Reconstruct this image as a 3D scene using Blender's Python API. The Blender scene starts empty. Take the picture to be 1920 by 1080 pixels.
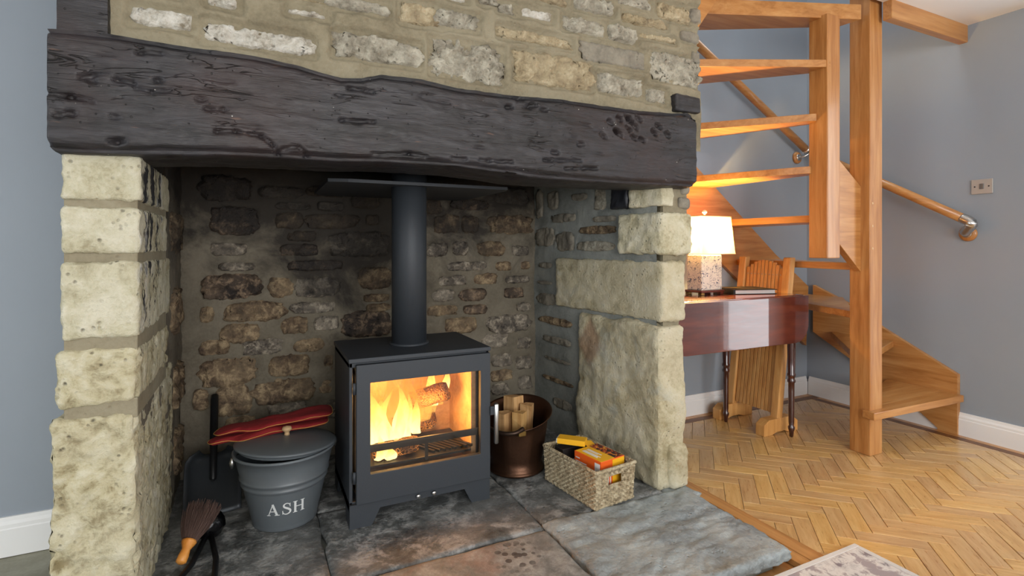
import bpy, bmesh, math, random
import numpy as np
from mathutils import Vector, Matrix, Euler

# ------------------------------------------------------------------ camera, light, exposure
F, EYE, CX, HY = 981.0, 1.03, 960.0, 460.0          # focal length in px, eye height, principal column, horizon row
YAW = math.radians(25.8)
SN, CS = math.sin(YAW), math.cos(YAW)
scn = bpy.context.scene
COL = scn.collection
cam_d = bpy.data.cameras.new('camera'); cam = bpy.data.objects.new('camera', cam_d); COL.objects.link(cam)
cam.location = (0, 0, EYE); cam.rotation_euler = (math.pi/2, 0, -YAW)
cam_d.sensor_width = 36; cam_d.lens = 36*F/1920; cam_d.shift_y = -80/1920
cam_d.clip_start = 0.05
scn.camera = cam
vs = scn.view_settings
vs.view_transform = 'Standard'; vs.look = 'None'; vs.gamma = 1.0; vs.use_curve_mapping = False
vs.exposure = 0.0
try:
    scn.cycles.use_denoising = True
    scn.cycles.max_bounces = 8; scn.cycles.diffuse_bounces = 4; scn.cycles.transparent_max_bounces = 24
    scn.cycles.sample_clamp_indirect = 6.0
    scn.cycles.caustics_reflective = False; scn.cycles.caustics_refractive = False
except Exception:
    pass
wd = bpy.data.worlds.new('sky'); scn.world = wd; wd.use_nodes = True
wd.node_tree.nodes['Background'].inputs[0].default_value = (0.80, 0.90, 1.0, 1)
wd.node_tree.nodes['Background'].inputs[1].default_value = 1.2

def area(name, loc, rot, sx, sy, power, col):
    l = bpy.data.lights.new(name, 'AREA'); l.shape = 'RECTANGLE'; l.size = sx; l.size_y = sy
    l.energy = power; l.color = col
    o = bpy.data.objects.new(name, l); COL.objects.link(o); o.location = loc; o.rotation_euler = rot
    return o
# daylight entering at the rear window and glazed door built below, plus added lights
area('daylight_window', (0.7, -2.93, 1.33), (math.radians(90), 0, 0), 3.3, 1.45, 150, (1.0, 0.985, 0.96))
area('added_side_light', (-3.13, 0.1, 1.3), (math.radians(90), 0, math.radians(-90)), 1.7, 1.3, 42, (0.97, 0.985, 1.0))  # added fill light at an unseen side window
area('daylight_door', (3.58, 0.62, 1.08), (math.radians(90), 0, math.radians(90)), 0.78, 1.85, 24, (0.95, 0.98, 1.0))
area('added_stairwell_light', (2.6, 1.75, 4.38), (0, 0, 0), 1.2, 0.8, 30, (0.95, 0.98, 1.0))  # added light below the closed stairwell top, no skylight is built

# ------------------------------------------------------------------ pixel -> place
def ray(u, v):
    t = (u-CX)/F
    return SN+CS*t, CS-SN*t, (HY-v)/F
def pz(u, v, z):
    x, y, s = ray(u, v); D = (z-EYE)/s; return Vector((x*D, y*D, z))
def pY(u, v, Y):
    x, y, s = ray(u, v); D = Y/y; return Vector((x*D, Y, EYE+s*D))
def pX(u, v, X):
    x, y, s = ray(u, v); D = X/x; return Vector((X, y*D, EYE+s*D))

# ------------------------------------------------------------------ noise
def vnoise(P, seed=0):
    P = np.asarray(P, float); i = np.floor(P).astype(np.int64); f = P-i; f = f*f*(3-2*f)
    def h(ix, iy, iz):
        n = (ix*374761393+iy*668265263+iz*1440662683+seed*974711) & 0xffffffff
        n = ((n ^ (n >> 13))*1274126177) & 0xffffffff
        return (n ^ (n >> 16))/2147483648.0-1.0
    x, y, z = i[..., 0], i[..., 1], i[..., 2]; fx, fy, fz = f[..., 0], f[..., 1], f[..., 2]
    r = 0
    for a in (0, 1):
        for b in (0, 1):
            for c in (0, 1):
                r = r+(fx if a else 1-fx)*(fy if b else 1-fy)*(fz if c else 1-fz)*h(x+a, y+b, z+c)
    return r
def fbm(P, scale, octv=4, seed=0, gain=.5):
    P = np.asarray(P, float)*np.asarray(scale, float); r = 0; a = 1.0; tot = 0
    for k in range(octv):
        r = r+a*vnoise(P+17.3*k, seed+k); tot += a; a *= gain; P = P*2.03
    return r/tot
def sstep(a, b, x):
    t = np.clip((x-a)/(b-a), 0, 1); return t*t*(3-2*t)

# ------------------------------------------------------------------ objects
LOC = {}
def put(name, me, mat=None, parent=None, kind=None, label=None, cat=None, group=None, smooth=False):
    o = bpy.data.objects.new(name, me); COL.objects.link(o)
    if mat and not me.materials: me.materials.append(mat)
    if parent is not None:
        o.parent = parent
        o.matrix_parent_inverse = Matrix.Translation(-Vector(LOC.get(parent.name, (0, 0, 0))))
    if smooth:
        me.polygons.foreach_set('use_smooth', [True]*len(me.polygons))
    tag(o, label, cat, group, kind)
    return o
def tag(o, label=None, cat=None, group=None, kind=None):
    if label: o['label'] = label
    if cat: o['category'] = cat
    if group: o['group'] = group
    if kind: o['kind'] = kind
    return o
def thing(name, label, cat, loc, group=None):
    o = bpy.data.objects.new(name, None); COL.objects.link(o); o.location = loc; o.empty_display_size = .05
    LOC[o.name] = tuple(loc)
    return tag(o, label, cat, group)
def mesh(name, V, Fc):
    me = bpy.data.meshes.new(name)
    V = np.asarray(V, float)
    me.from_pydata(V.tolist(), [], Fc if isinstance(Fc, list) else Fc.tolist()); me.update()
    return me
def gridf(nu, nv, off=0, flip=False):
    a = (np.arange(nu-1)[:, None]*nv+np.arange(nv-1)[None, :]).ravel()+off
    q = np.stack([a, a+nv, a+nv+1, a+1], 1)
    return q[:, ::-1] if flip else q
def from_bm(name, bm):
    bmesh.ops.recalc_face_normals(bm, faces=bm.faces)
    me = bpy.data.meshes.new(name); bm.to_mesh(me); bm.free(); return me
def bm_box(bm, x0, x1, y0, y1, z0, z1, bevel=0, M=None):
    g = bmesh.ops.create_cube(bm, size=1.0); vs_ = g['verts']
    for v in vs_:
        v.co = Vector((x0+(v.co.x+.5)*(x1-x0), y0+(v.co.y+.5)*(y1-y0), z0+(v.co.z+.5)*(z1-z0)))
    if bevel > 0:
        es = list({e for v in vs_ for e in v.link_edges})
        r = bmesh.ops.bevel(bm, geom=es, offset=bevel, segments=2, profile=.5, affect='EDGES')
        vs_ = list({v for f in r['faces'] for v in f.verts} | {v for v in vs_ if v.is_valid})
    if M is not None:
        bmesh.ops.transform(bm, matrix=M, verts=[v for v in vs_ if v.is_valid])
def box(name, x0, x1, y0, y1, z0, z1, mat, parent=None, bevel=.003, M=None, **k):
    bm = bmesh.new(); bm_box(bm, x0, x1, y0, y1, z0, z1, bevel)
    if M is not None: bmesh.ops.transform(bm, matrix=M, verts=bm.verts)
    return put(name, from_bm(name, bm), mat, parent, **k)
def boxes(name, lst, mat, parent=None, bevel=0, **k):
    bm = bmesh.new()
    for b in lst: bm_box(bm, *b, bevel=bevel)
    return put(name, from_bm(name, bm), mat, parent, **k)
def prism(name, pts, axis, d0, d1, mat, parent=None, bevel=0, M=None, **k):
    """pts: polygon in the plane across axis ('x': (y,z), 'y': (x,z), 'z': (x,y))"""
    bm = bmesh.new()
    def mk(p, d):
        return {'x': (d, p[0], p[1]), 'y': (p[0], d, p[1]), 'z': (p[0], p[1], d)}[axis]
    a = [bm.verts.new(mk(p, d0)) for p in pts]; b = [bm.verts.new(mk(p, d1)) for p in pts]
    bm.faces.new(a); bm.faces.new(b[::-1]); n = len(pts)
    for i in range(n): bm.faces.new((a[i], b[i], b[(i+1) % n], a[(i+1) % n]))
    bmesh.ops.recalc_face_normals(bm, faces=bm.faces)
    if bevel: bmesh.ops.bevel(bm, geom=list(bm.edges), offset=bevel, segments=2, profile=.5, affect='EDGES')
    if M is not None: bmesh.ops.transform(bm, matrix=M, verts=bm.verts)
    bmesh.ops.triangulate(bm, faces=[f for f in bm.faces if len(f.verts) > 4])
    return put(name, from_bm(name, bm), mat, parent, **k)
def lathe(name, prof, c, mat, parent=None, seg=32, M=None, wob=None, smooth=True, **k):
    n = len(prof); V = []
    for i in range(seg):
        a = 2*math.pi*i/seg
        for r, z in prof:
            V.append((r*math.cos(a), r*math.sin(a), z))
    V = np.array(V)
    if wob: V = wob(V)
    if M is not None:
        V = np.array([M @ Vector(p) for p in V])
    V = V+np.array(c)
    Fc = []
    for i in range(seg):
        j = (i+1) % seg
        for q in range(n-1): Fc.append((i*n+q, j*n+q, j*n+q+1, i*n+q+1))
    me = mesh(name, V, Fc)
    return put(name, me, mat, parent, smooth=smooth, **k)
def tube_data(path, r, seg=12):
    P = [Vector(p) for p in path]; n = len(P); R = r if hasattr(r, '__len__') else [r]*n
    V = []; up = Vector((0, 0, 1))
    for i, p in enumerate(P):
        t = (P[min(i+1, n-1)]-P[max(i-1, 0)]).normalized()
        s = t.cross(up)
        if s.length < 1e-3: s = t.cross(Vector((0, 1, 0)))
        s.normalize(); w = s.cross(t)
        for j in range(seg):
            a = 2*math.pi*j/seg; V.append(p+(s*math.cos(a)+w*math.sin(a))*R[i])
    Fc = []
    for i in range(n-1):
        for j in range(seg):
            k = (j+1) % seg; Fc.append((i*seg+j, i*seg+k, (i+1)*seg+k, (i+1)*seg+j))
    Fc.append(tuple(range(seg))[::-1]); Fc.append(tuple((n-1)*seg+j for j in range(seg)))
    return [tuple(v) for v in V], Fc
def tube(name, path, r, mat, parent=None, seg=12, smooth=True, **k):
    V, Fc = tube_data(path, r, seg)
    return put(name, mesh(name, V, Fc), mat, parent, smooth=smooth, **k)
def bez(pts, n=8):
    """Catmull-Rom through pts"""
    P = [Vector(p) for p in pts]; out = []
    for i in range(len(P)-1):
        p0, p1, p2, p3 = P[max(i-1, 0)], P[i], P[i+1], P[min(i+2, len(P)-1)]
        for k in range(n):
            t = k/n
            out.append(.5*((2*p1)+(p2-p0)*t+(2*p0-5*p1+4*p2-p3)*t*t+(3*p1-p0-3*p2+p3)*t**3))
    out.append(P[-1]); return out

# ------------------------------------------------------------------ materials
def lin(c):
    return tuple(((x/255)/12.92 if x/255 <= .04045 else ((x/255+.055)/1.055)**2.4) for x in c)
class NT:
    def __init__(s, name):
        s.m = bpy.data.materials.new(name); s.m.use_nodes = True; s.t = s.m.node_tree
        s.b = s.t.nodes['Principled BSDF']; s.out = s.t.nodes['Material Output']
    def n(s, typ, **kw):
        nd = s.t.nodes.new('ShaderNode'+typ)
        for k, v in kw.items():
            if k.startswith('_'): setattr(nd, k[1:], v)
            else: s.set(nd.inputs[k.replace('__', ' ')], v)
        return nd
    def set(s, sock, v):
        if isinstance(v, bpy.types.NodeSocket): s.t.links.new(v, sock)
        else:
            if sock.type == 'RGBA' and len(v) == 3: v = (*v, 1)
            sock.default_value = v
    def p(s, **kw):
        for k, v in kw.items(): s.set(s.b.inputs[k.replace('__', ' ')], v)
    def coord(s, kind='Object', scale=(1, 1, 1), rnd=False):
        tc = s.n('TexCoord').outputs[kind]
        if rnd:
            oi = s.n('ObjectInfo').outputs['Random']
            mul = s.n('Math', _operation='MULTIPLY'); s.set(mul.inputs[0], oi); mul.inputs[1].default_value = 37.0
            va = s.n('VectorMath', _operation='ADD'); s.set(va.inputs[0], tc)
            cb = s.n('CombineXYZ', X=mul.outputs[0], Y=mul.outputs[0], Z=mul.outputs[0]); s.set(va.inputs[1], cb.outputs[0]); tc = va.outputs[0]
        mp = s.n('Mapping'); s.set(mp.inputs['Vector'], tc); mp.inputs['Scale'].default_value = scale
        return mp.outputs[0]
    def noise(s, vec, scale, detail=5, rough=.55, dist=0.0):
        return s.n('TexNoise', Vector=vec, Scale=scale, Detail=detail, Roughness=rough, Distortion=dist).outputs['Fac']
    def ramp(s, fac, stops):
        r = s.n('ValToRGB'); s.set(r.inputs[0], fac); e = r.color_ramp.elements
        while len(e) < len(stops): e.new(.5)
        for el, (p, c) in zip(e, stops):
            el.position = p; el.color = (*c, 1) if len(c) == 3 else c
        return r.outputs[0]
    def rng(s, fac, a, b, c=0., d=1.):
        r = s.n('MapRange'); s.set(r.inputs[0], fac)
        for i, v in zip((1, 2, 3, 4), (a, b, c, d)): s.set(r.inputs[i], v)
        return r.outputs[0]
    def mix(s, fac, a, b, blend='MIX'):
        m = s.n('Mix', _data_type='RGBA', _blend_type=blend)
        s.set(m.inputs[0], fac); s.set(m.inputs[6], a); s.set(m.inputs[7], b); return m.outputs[2]
    def math(s, op, a, b=0.0, c=0.0, clamp=False):
        m = s.n('Math', _operation=op); m.use_clamp = clamp
        s.set(m.inputs[0], a); s.set(m.inputs[1], b); s.set(m.inputs[2], c); return m.outputs[0]
    def bump(s, h, strength=.4, dist=.01, prev=None):
        b = s.n('Bump', Strength=strength, Distance=dist, Height=h)
        if prev is not None: s.set(b.inputs['Normal'], prev)
        return b.outputs[0]
def plain(name, c, rough=.5, metal=0, bumpy=0, bscale=80, var=.12, coat=0, **kw):
    s = NT(name); co = s.coord(); nz = s.noise(co, 6, 4)
    L = lin(c); s.p(Base__Color=s.mix(nz, tuple(x*(1-var) for x in L), tuple(min(1, x*(1+var)) for x in L)), Roughness=rough, Metallic=metal)
    if coat: s.p(Coat__Weight=coat, Coat__Roughness=.08)
    if bumpy: s.p(Normal=s.bump(s.noise(co, bscale, 4), bumpy, .004))
    s.p(**kw)
    return s.m
def wood(name, c1, c2, c3, axis='x', rough=.35, rnd=False, coat=0.0, bump=.12, across=16, along=1.3, hue=0.0):
    s = NT(name); sc = {'x': (along, across, across), 'y': (across, along, across), 'z': (across, across, along)}[axis]
    co = s.coord('Object', sc, rnd)
    a = s.noise(co, 1.6, 6, .6, .8); b = s.noise(co, 7, 4, .6, .3)
    f = s.math('ADD', s.math('MULTIPLY', a, .8), s.math('MULTIPLY', b, .25))
    col = s.ramp(f, [(.30, lin(c1)), (.52, lin(c2)), (.72, lin(c3))])
    if rnd:
        oi = s.n('ObjectInfo').outputs['Random']
        hs = s.n('HueSaturation', Hue=s.rng(oi, 0, 1, .497, .503), Saturation=s.rng(oi, 0, 1, .94, 1.04), Value=s.rng(oi, 0, 1, .92, 1.14), Color=col)
        col = hs.outputs[0]
    s.p(Base__Color=col, Roughness=s.rng(b, .3, .7, rough-.05, rough+.1), **({'Normal': s.bump(f, bump, .003)} if bump else {}))
    if coat: s.p(Coat__Weight=coat, Coat__Roughness=.12 if coat < .6 else .03)
    return s.m
def rock(name, stops, scale=9, bump=.6, rough=.85, pits=.4, soot=None, stain=None, fine=90):
    s = NT(name); co = s.coord()
    a = s.noise(co, scale, 7, .65, .4); b = s.noise(co, fine, 5, .65); c = s.noise(co, scale*.33, 3)
    f = s.math('ADD', s.math('MULTIPLY', a, .75), s.math('MULTIPLY', b, .25))
    col = s.ramp(f, [(.5+(p-.5)*.62, lin(k)) for p, k in stops])
    col = s.mix(s.rng(c, .4, .7, 0, .35), col, lin(stops[-1][1]))
    v = s.n('TexVoronoi', Vector=co, Scale=55).outputs['Distance']
    pit = s.math('MULTIPLY', s.rng(v, 0, .28, 1, 0), s.rng(s.noise(co, 14, 3), .5, .62))
    col = s.mix(s.math('MULTIPLY', pit, pits), col, lin((70, 60, 48)))
    if stain: col = stain(s, co, col)
    if soot: col = soot(s, co, col)
    h = s.math('SUBTRACT', s.math('ADD', s.math('MULTIPLY', a, .8), s.math('MULTIPLY', b, .5)), s.math('MULTIPLY', pit, .6))
    s.p(Base__Color=col, Roughness=rough, Normal=s.bump(h, bump, .012))
    return s.m
def soot_back(s, co, col):
    sp = s.n('SeparateXYZ'); s.set(sp.inputs[0], co)
    n = s.noise(co, 3.2, 6, .65, .5)
    dx = s.math('ABSOLUTE', s.math('SUBTRACT', sp.outputs[0], .42))
    f = s.math('ADD', s.math('MULTIPLY', s.math('SUBTRACT', sp.outputs[2], .70), 1.9), s.math('MULTIPLY', s.math('SUBTRACT', n, .5), 2.6))
    f = s.math('SUBTRACT', f, s.math('MULTIPLY', dx, .75))
    return s.mix(s.rng(f, -.12, .45, 0, .9), col, lin((26, 21, 17)))
def peel(s, co, col):
    """black paint and limewash left on the inner corner of the left pillar"""
    sp = s.n('SeparateXYZ'); s.set(sp.inputs[0], co)
    x, y, z = sp.outputs
    mp = s.n('Mapping'); s.set(mp.inputs['Vector'], co); mp.inputs['Scale'].default_value = (14, 14, 4.5)
    n = s.noise(mp.outputs[0], 1.6, 7, .7, .6)
    zone = s.math('MULTIPLY', s.rng(x, -.315, -.27), s.rng(z, .62, .86))
    band = s.rng(s.math('ABSOLUTE', s.math('SUBTRACT', y, 1.82)), .12, .34, 1, 0)
    f = s.math('MULTIPLY', zone, band)
    m = s.rng(s.math('ADD', f, s.math('MULTIPLY', s.math('SUBTRACT', n, .5), 2.2)), .78, .86)
    m = s.math('MULTIPLY', m, s.rng(f, .05, .3))
    col = s.mix(m, col, lin((34, 34, 38)))
    w = s.math('MULTIPLY', s.rng(s.noise(mp.outputs[0], .9, 5, .6), .60, .64), s.rng(x, -.29, -.27))
    return s.mix(s.math('MULTIPLY', w, .7), col, lin((205, 206, 205)))
def blush(s, co, col):
    sp = s.n('SeparateXYZ'); s.set(sp.inputs[0], co)
    n = s.noise(co, 7, 5, .6)
    y = s.math('ABSOLUTE', s.math('SUBTRACT', sp.outputs[1], 2.08)); z = s.math('ABSOLUTE', s.math('SUBTRACT', sp.outputs[2], .56))
    d = s.math('ADD', s.math('MULTIPLY', y, 1.2), z)
    m = s.rng(s.math('ADD', d, s.math('MULTIPLY', s.math('SUBTRACT', n, .5), .10)), .09, .14, .6, 0)
    col = s.mix(m, col, lin((150, 112, 88)))
    w = s.math('MULTIPLY', s.rng(s.noise(co, 5, 5, .6, .6), .58, .68), .5)
    return s.mix(w, col, lin((172, 176, 168)))

def ruddy(s, co, col):
    """rusty red patches and a scatter of dark drips on the front flag"""
    sp = s.n('SeparateXYZ'); s.set(sp.inputs[0], co)
    n = s.noise(co, 4, 6, .65, .6)
    col = s.mix(s.rng(s.math('SUBTRACT', n, s.math('MULTIPLY', s.math('SUBTRACT', sp.outputs[0], .5), .45)), .44, .60, 0, .75), col, lin((132, 96, 82)))
    dx = s.math('SUBTRACT', sp.outputs[0], .74); dy = s.math('SUBTRACT', sp.outputs[1], 1.50)
    d = s.math('SQRT', s.math('ADD', s.math('MULTIPLY', dx, dx), s.math('MULTIPLY', dy, dy)))
    v = s.n('TexVoronoi', Vector=co, Scale=34).outputs['Distance']
    m = s.math('MULTIPLY', s.rng(v, .34, .40, 1, 0), s.rng(d, .05, .11, 1, 0))
    return s.mix(s.math('MULTIPLY', m, .8), col, lin((52, 44, 44)))
MAT = {}
MAT['wall'] = plain('grey_paint', (144, 153, 163), .75, bumpy=.05, bscale=30, var=.03)
MAT['white'] = plain('white_gloss_paint', (235, 236, 236), .35, var=.02)
MAT['ceil'] = plain('white_emulsion', (236, 236, 234), .9, var=.02, bumpy=.04, bscale=12)
MAT['mortar'] = rock('lime_mortar', [(.3, (112, 104, 84)), (.5, (134, 126, 104)), (.7, (146, 139, 118))], 5, .45, .9, .1)
MAT['mortar_in'] = rock('cement_render', [(.3, (84, 77, 64)), (.5, (104, 97, 83)), (.7, (118, 111, 97))], 4, .3, .85, .15, soot=soot_back)
MAT['mortar_rev'] = rock('grey_render', [(.3, (112, 116, 112)), (.5, (134, 138, 134)), (.7, (150, 153, 147))], 5, .3, .8, .12)
MAT['st_white'] = rock('pale_rubble', [(.28, (122, 112, 92)), (.48, (186, 182, 170)), (.7, (216, 214, 206))], 26, 1.0, .9, .55)
MAT['st_grey'] = rock('grey_rubble', [(.28, (100, 93, 78)), (.5, (152, 147, 132)), (.7, (190, 186, 170))], 18, 1.0, .9, .5)
MAT['st_tan'] = rock('tan_rubble', [(.28, (106, 91, 68)), (.5, (156, 142, 112)), (.7, (192, 180, 152))], 16, 1.0, .9, .5)
MAT['st_slate'] = rock('slate_rubble', [(.3, (96, 91, 82)), (.5, (124, 119, 107)), (.7, (142, 137, 123))], 12, .5, .85, .15)
MAT['bk_a'] = rock('sooty_stone_brown', [(.3, (52, 40, 32)), (.5, (104, 86, 66)), (.72, (170, 150, 118))], 20, 1.0, .75, .5, soot=soot_back)
MAT['bk_b'] = rock('sooty_stone_grey', [(.3, (50, 46, 42)), (.5, (98, 90, 80)), (.72, (176, 166, 148))], 24, 1.0, .7, .5, soot=soot_back)
MAT['bk_c'] = rock('sooty_stone_dark', [(.3, (24, 19, 17)), (.5, (50, 40, 34)), (.74, (150, 128, 104))], 22, 1.0, .65, .4, soot=soot_back)
MAT['lime'] = rock('cream_limestone', [(.28, (150, 141, 110)), (.48, (188, 183, 156)), (.68, (206, 202, 182))], 12, 1.0, .9, .55, stain=peel)
MAT['lime_plain'] = rock('smooth_cream_limestone', [(.28, (150, 141, 110)), (.48, (190, 184, 156)), (.68, (206, 202, 182))], 9, .8, .9, .3)
MAT['lime_pit'] = rock('pitted_limestone', [(.28, (128, 115, 80)), (.46, (182, 174, 142)), (.68, (202, 197, 174))], 15, 1.0, .92, .9, stain=peel, fine=60)
MAT['lime_r'] = rock('buff_limestone', [(.28, (150, 138, 104)), (.5, (186, 177, 148)), (.7, (198, 192, 170))], 7, .8, .88, .3, stain=blush)
MAT['lime_black'] = plain('blackened_stone', (44, 46, 52), .45, bumpy=.6, bscale=40)
MAT['slab'] = rock('dark_flagstone', [(.3, (52, 54, 54)), (.48, (90, 93, 93)), (.66, (154, 156, 155))], 13, .6, .55, .3)
MAT['slab_red'] = rock('ruddy_flagstone', [(.3, (84, 85, 84)), (.5, (118, 118, 115)), (.72, (160, 160, 156))], 9, .5, .6, .25, stain=ruddy)
MAT['slab_blue'] = rock('riven_flagstone', [(.3, (104, 110, 112)), (.5, (142, 150, 152)), (.72, (172, 178, 176))], 5, .7, .5, .05)
MAT['tile'] = rock('greenish_floor_tile', [(.3, (120, 118, 100)), (.5, (140, 138, 120)), (.7, (156, 154, 138))], 4, .1, .5, .05)
MAT['tile_dark'] = plain('charcoal_tile', (70, 70, 72), .5)

def beam_mat():
    s = NT('blackened_oak'); co = s.coord('Object', (2.2, 14, 14)); c2 = s.coord()
    a = s.noise(co, 2, 7, .65, .7); b = s.noise(co, 9, 5, .6); c = s.noise(c2, 3, 4)
    col = s.ramp(a, [(.3, lin((18, 17, 18))), (.5, lin((35, 33, 36))), (.72, lin((54, 53, 58)))])
    col = s.mix(s.rng(c, .52, .68, 0, .55), col, lin((54, 37, 35)))
    col = s.mix(s.rng(s.noise(co, 5, 3, .5), .70, .74, 0, .5), col, lin((104, 76, 60)))
    v = s.n('TexVoronoi', Vector=c2, Scale=34).outputs['Distance']
    hole = s.rng(v, .07, .10, 1, 0)
    col = s.mix(hole, col, lin((10, 9, 9)))
    v2 = s.n('TexVoronoi', Vector=c2, Scale=21).outputs['Distance']
    col = s.mix(s.rng(v2, .03, .045, .8, 0), col, lin((190, 188, 182)))
    cr = s.rng(s.math('ABSOLUTE', s.math('SUBTRACT', s.noise(s.coord('Object', (3.2, 24, 24)), 1.3, 3, .5, .8), .5)), 0, .012, 1, 0)
    cr = s.math('MULTIPLY', cr, s.rng(s.noise(c2, 5, 2), .52, .6))
    h = s.math('SUBTRACT', s.math('ADD', a, s.math('MULTIPLY', b, .6)), s.math('ADD', s.math('MULTIPLY', cr, 1.2), hole))
    s.p(Base__Color=s.mix(cr, col, lin((12, 11, 11))), Roughness=s.rng(b, .3, .7, .38, .6), Normal=s.bump(h, .55, .008))
    return s.m
MAT['beam'] = beam_mat()
MAT['pine'] = wood('varnished_pine', (150, 95, 44), (180, 126, 70), (197, 148, 92), 'x', .35, coat=.25)
MAT['pine_y'] = wood('varnished_pine_deep', (150, 95, 44), (180, 126, 70), (197, 148, 92), 'y', .35, coat=.25)
MAT['pine_z'] = wood('varnished_pine_post', (146, 91, 42), (176, 121, 66), (193, 143, 88), 'z', .35, coat=.25)
MAT['block'] = wood('pine_parquet', (172, 128, 76), (200, 160, 104), (214, 180, 126), 'x', .30, rnd=True, coat=.35, across=22, along=2.5)
MAT['border'] = wood('pine_border_board', (150, 98, 52), (188, 136, 80), (205, 156, 98), 'y', .32, coat=.3)
MAT['border_dk'] = wood('dark_border_strip', (84, 52, 30), (112, 72, 42), (130, 88, 54), 'x', .4)
MAT['mahog'] = wood('polished_mahogany', (58, 20, 14), (88, 34, 22), (112, 50, 32), 'x', .35, coat=1.0, bump=0, across=10)
MAT['mahog_z'] = wood('turned_mahogany', (40, 16, 12), (62, 25, 18), (84, 38, 26), 'z', .3, coat=.7, bump=0)
MAT['steel_black'] = plain('stove_paint', (52, 57, 63), .55, .25, bumpy=.12, bscale=400, var=.04)
MAT['iron'] = plain('black_iron', (22, 23, 25), .42, .3, bumpy=.15, bscale=60)
MAT['chrome'] = plain('brushed_steel', (200, 200, 198), .28, 1.0, var=.03)
MAT['bucket'] = plain('grey_enamel', (96, 103, 108), .42, .1, bumpy=.05, bscale=30, var=.06)
MAT['glove'] = plain('red_suede', (128, 20, 25), .85, bumpy=.5, bscale=120, var=.25)
MAT['stitch'] = plain('yellow_piping', (196, 150, 70), .7)
MAT['copper'] = plain('aged_copper', (88, 62, 47), .42, .85, bumpy=.35, bscale=26, var=.35)
MAT['brass'] = plain('dull_brass', (150, 122, 70), .4, .9, var=.2)
MAT['log'] = wood('split_log', (150, 104, 62), (188, 146, 94), (208, 172, 122), 'z', .8, rnd=True, across=30)
MAT['grass'] = rock('seagrass_cord', [(.3, (92, 76, 52)), (.5, (160, 144, 114)), (.7, (196, 184, 156))], 60, .5, .85, 0)
MAT['textwhite'] = plain('white_print', (222, 226, 226), .5, var=.01)

# ------------------------------------------------------------------ rubble masonry
class Plane:
    """a vertical wall face: origin o, horizontal axis a, outward normal n"""
    def __init__(s, p0, p1, n_sign):
        s.o = np.array([p0[0], p0[1], 0.]); d = np.array([p1[0]-p0[0], p1[1]-p0[1], 0.]); s.L = np.linalg.norm(d); s.a = d/s.L
        s.n = np.array([s.a[1], -s.a[0], 0.])*n_sign
    def hit(s, u, v):
        x, y, k = ray(u, v); nx, ny = s.n[0], s.n[1]
        D = (s.o[0]*nx+s.o[1]*ny)/(x*nx+y*ny)
        return (x*D-s.o[0])*s.a[0]+(y*D-s.o[1])*s.a[1], EYE+k*D
    def pts(s, S, Z, H):
        S = np.asarray(S)[..., None]; Z = np.asarray(Z)[..., None]; H = np.asarray(H)[..., None]
        return s.o+S*s.a+H*s.n+Z*np.array([0, 0, 1.])
    def rect(s, u0, v0, u1, v1):
        a, b = s.hit(u0, v0), s.hit(u1, v1)
        return min(a[0], b[0]), min(a[1], b[1]), max(a[0], b[0]), max(a[1], b[1])
def stone(pl, r, mat, parent, proud=.008, rough=.010, seed=0, res=.0065, round_=.34, jag=.10):
    s0, z0, s1, z1 = r; w, h = s1-s0, z1-z0
    nu = int(np.clip(w/res, 9, 46)); nv = int(np.clip(h/res, 8, 30))
    w, h = w*1.08, h*1.22
    p, q = np.meshgrid(np.linspace(-1, 1, nu), np.linspace(-1, 1, nv), indexing='ij')
    x = p*np.sqrt(1-round_*q*q*.8); y = q*np.sqrt(1-round_*p*p*.8)
    sd = np.full_like(x, seed*1.37)
    k = 1+jag*vnoise(np.stack([x*w*22, y*h*22, sd], -1))+jag*.8*vnoise(np.stack([x*w*70, y*h*70, sd+5], -1))
    x = x*k; y = y*k
    e = np.maximum(abs(p), abs(q))
    S = (s0+s1)/2+x*w/2; Z = (z0+z1)/2+y*h/2
    P = np.stack([S, Z, sd], -1)
    hgt = proud*(1-e**7)+rough*(1-e**10)*(fbm(P, 16, 3, seed)*1.0+.75*(1-2*abs(fbm(P, 38, 4, seed+9)))-.25+.3*fbm(P, 110, 2, seed+3))
    hgt = np.where(e > .999, -.02, hgt)
    me = mesh('stone', pl.pts(S, Z, hgt).reshape(-1, 3), gridf(nu, nv))
    return put('stone', me, mat, parent, smooth=True)
def mortar(name, pl, s0, s1, z0, z1, rects, mat, res=.008, ribbon=.005, amp=.004, seed=1, margin=(.006, .015), **kw):
    nu = max(2, int((s1-s0)/res)); nv = max(2, int((z1-z0)/res))
    S, Z = np.meshgrid(np.linspace(s0, s1, nu), np.linspace(z0, z1, nv), indexing='ij')
    P = np.stack([S, Z, np.zeros_like(S)], -1)
    wob = .006*vnoise(P*22, seed)
    d = np.full_like(S, 9.0)
    for a, b, c, e in rects:
        dx = np.maximum(a-S, S-c); dz = np.maximum(b-Z, Z-e)
        dd = np.hypot(np.maximum(dx, 0), np.maximum(dz, 0))+np.minimum(np.maximum(dx, dz), 0)
        d = np.minimum(d, dd)
    d = d+wob
    H = ribbon*sstep(margin[0], margin[1], d)-.012*sstep(-.004, -.02, d)
    H = H+amp*fbm(P, 7, 3, seed+4)+amp*.35*fbm(P, 60, 2, seed+8)
    V = pl.pts(S, Z, H).reshape(-1, 3)
    return put(name, mesh(name, V, gridf(nu, nv)), mat, None, smooth=True, kind='structure', **kw)
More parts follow.
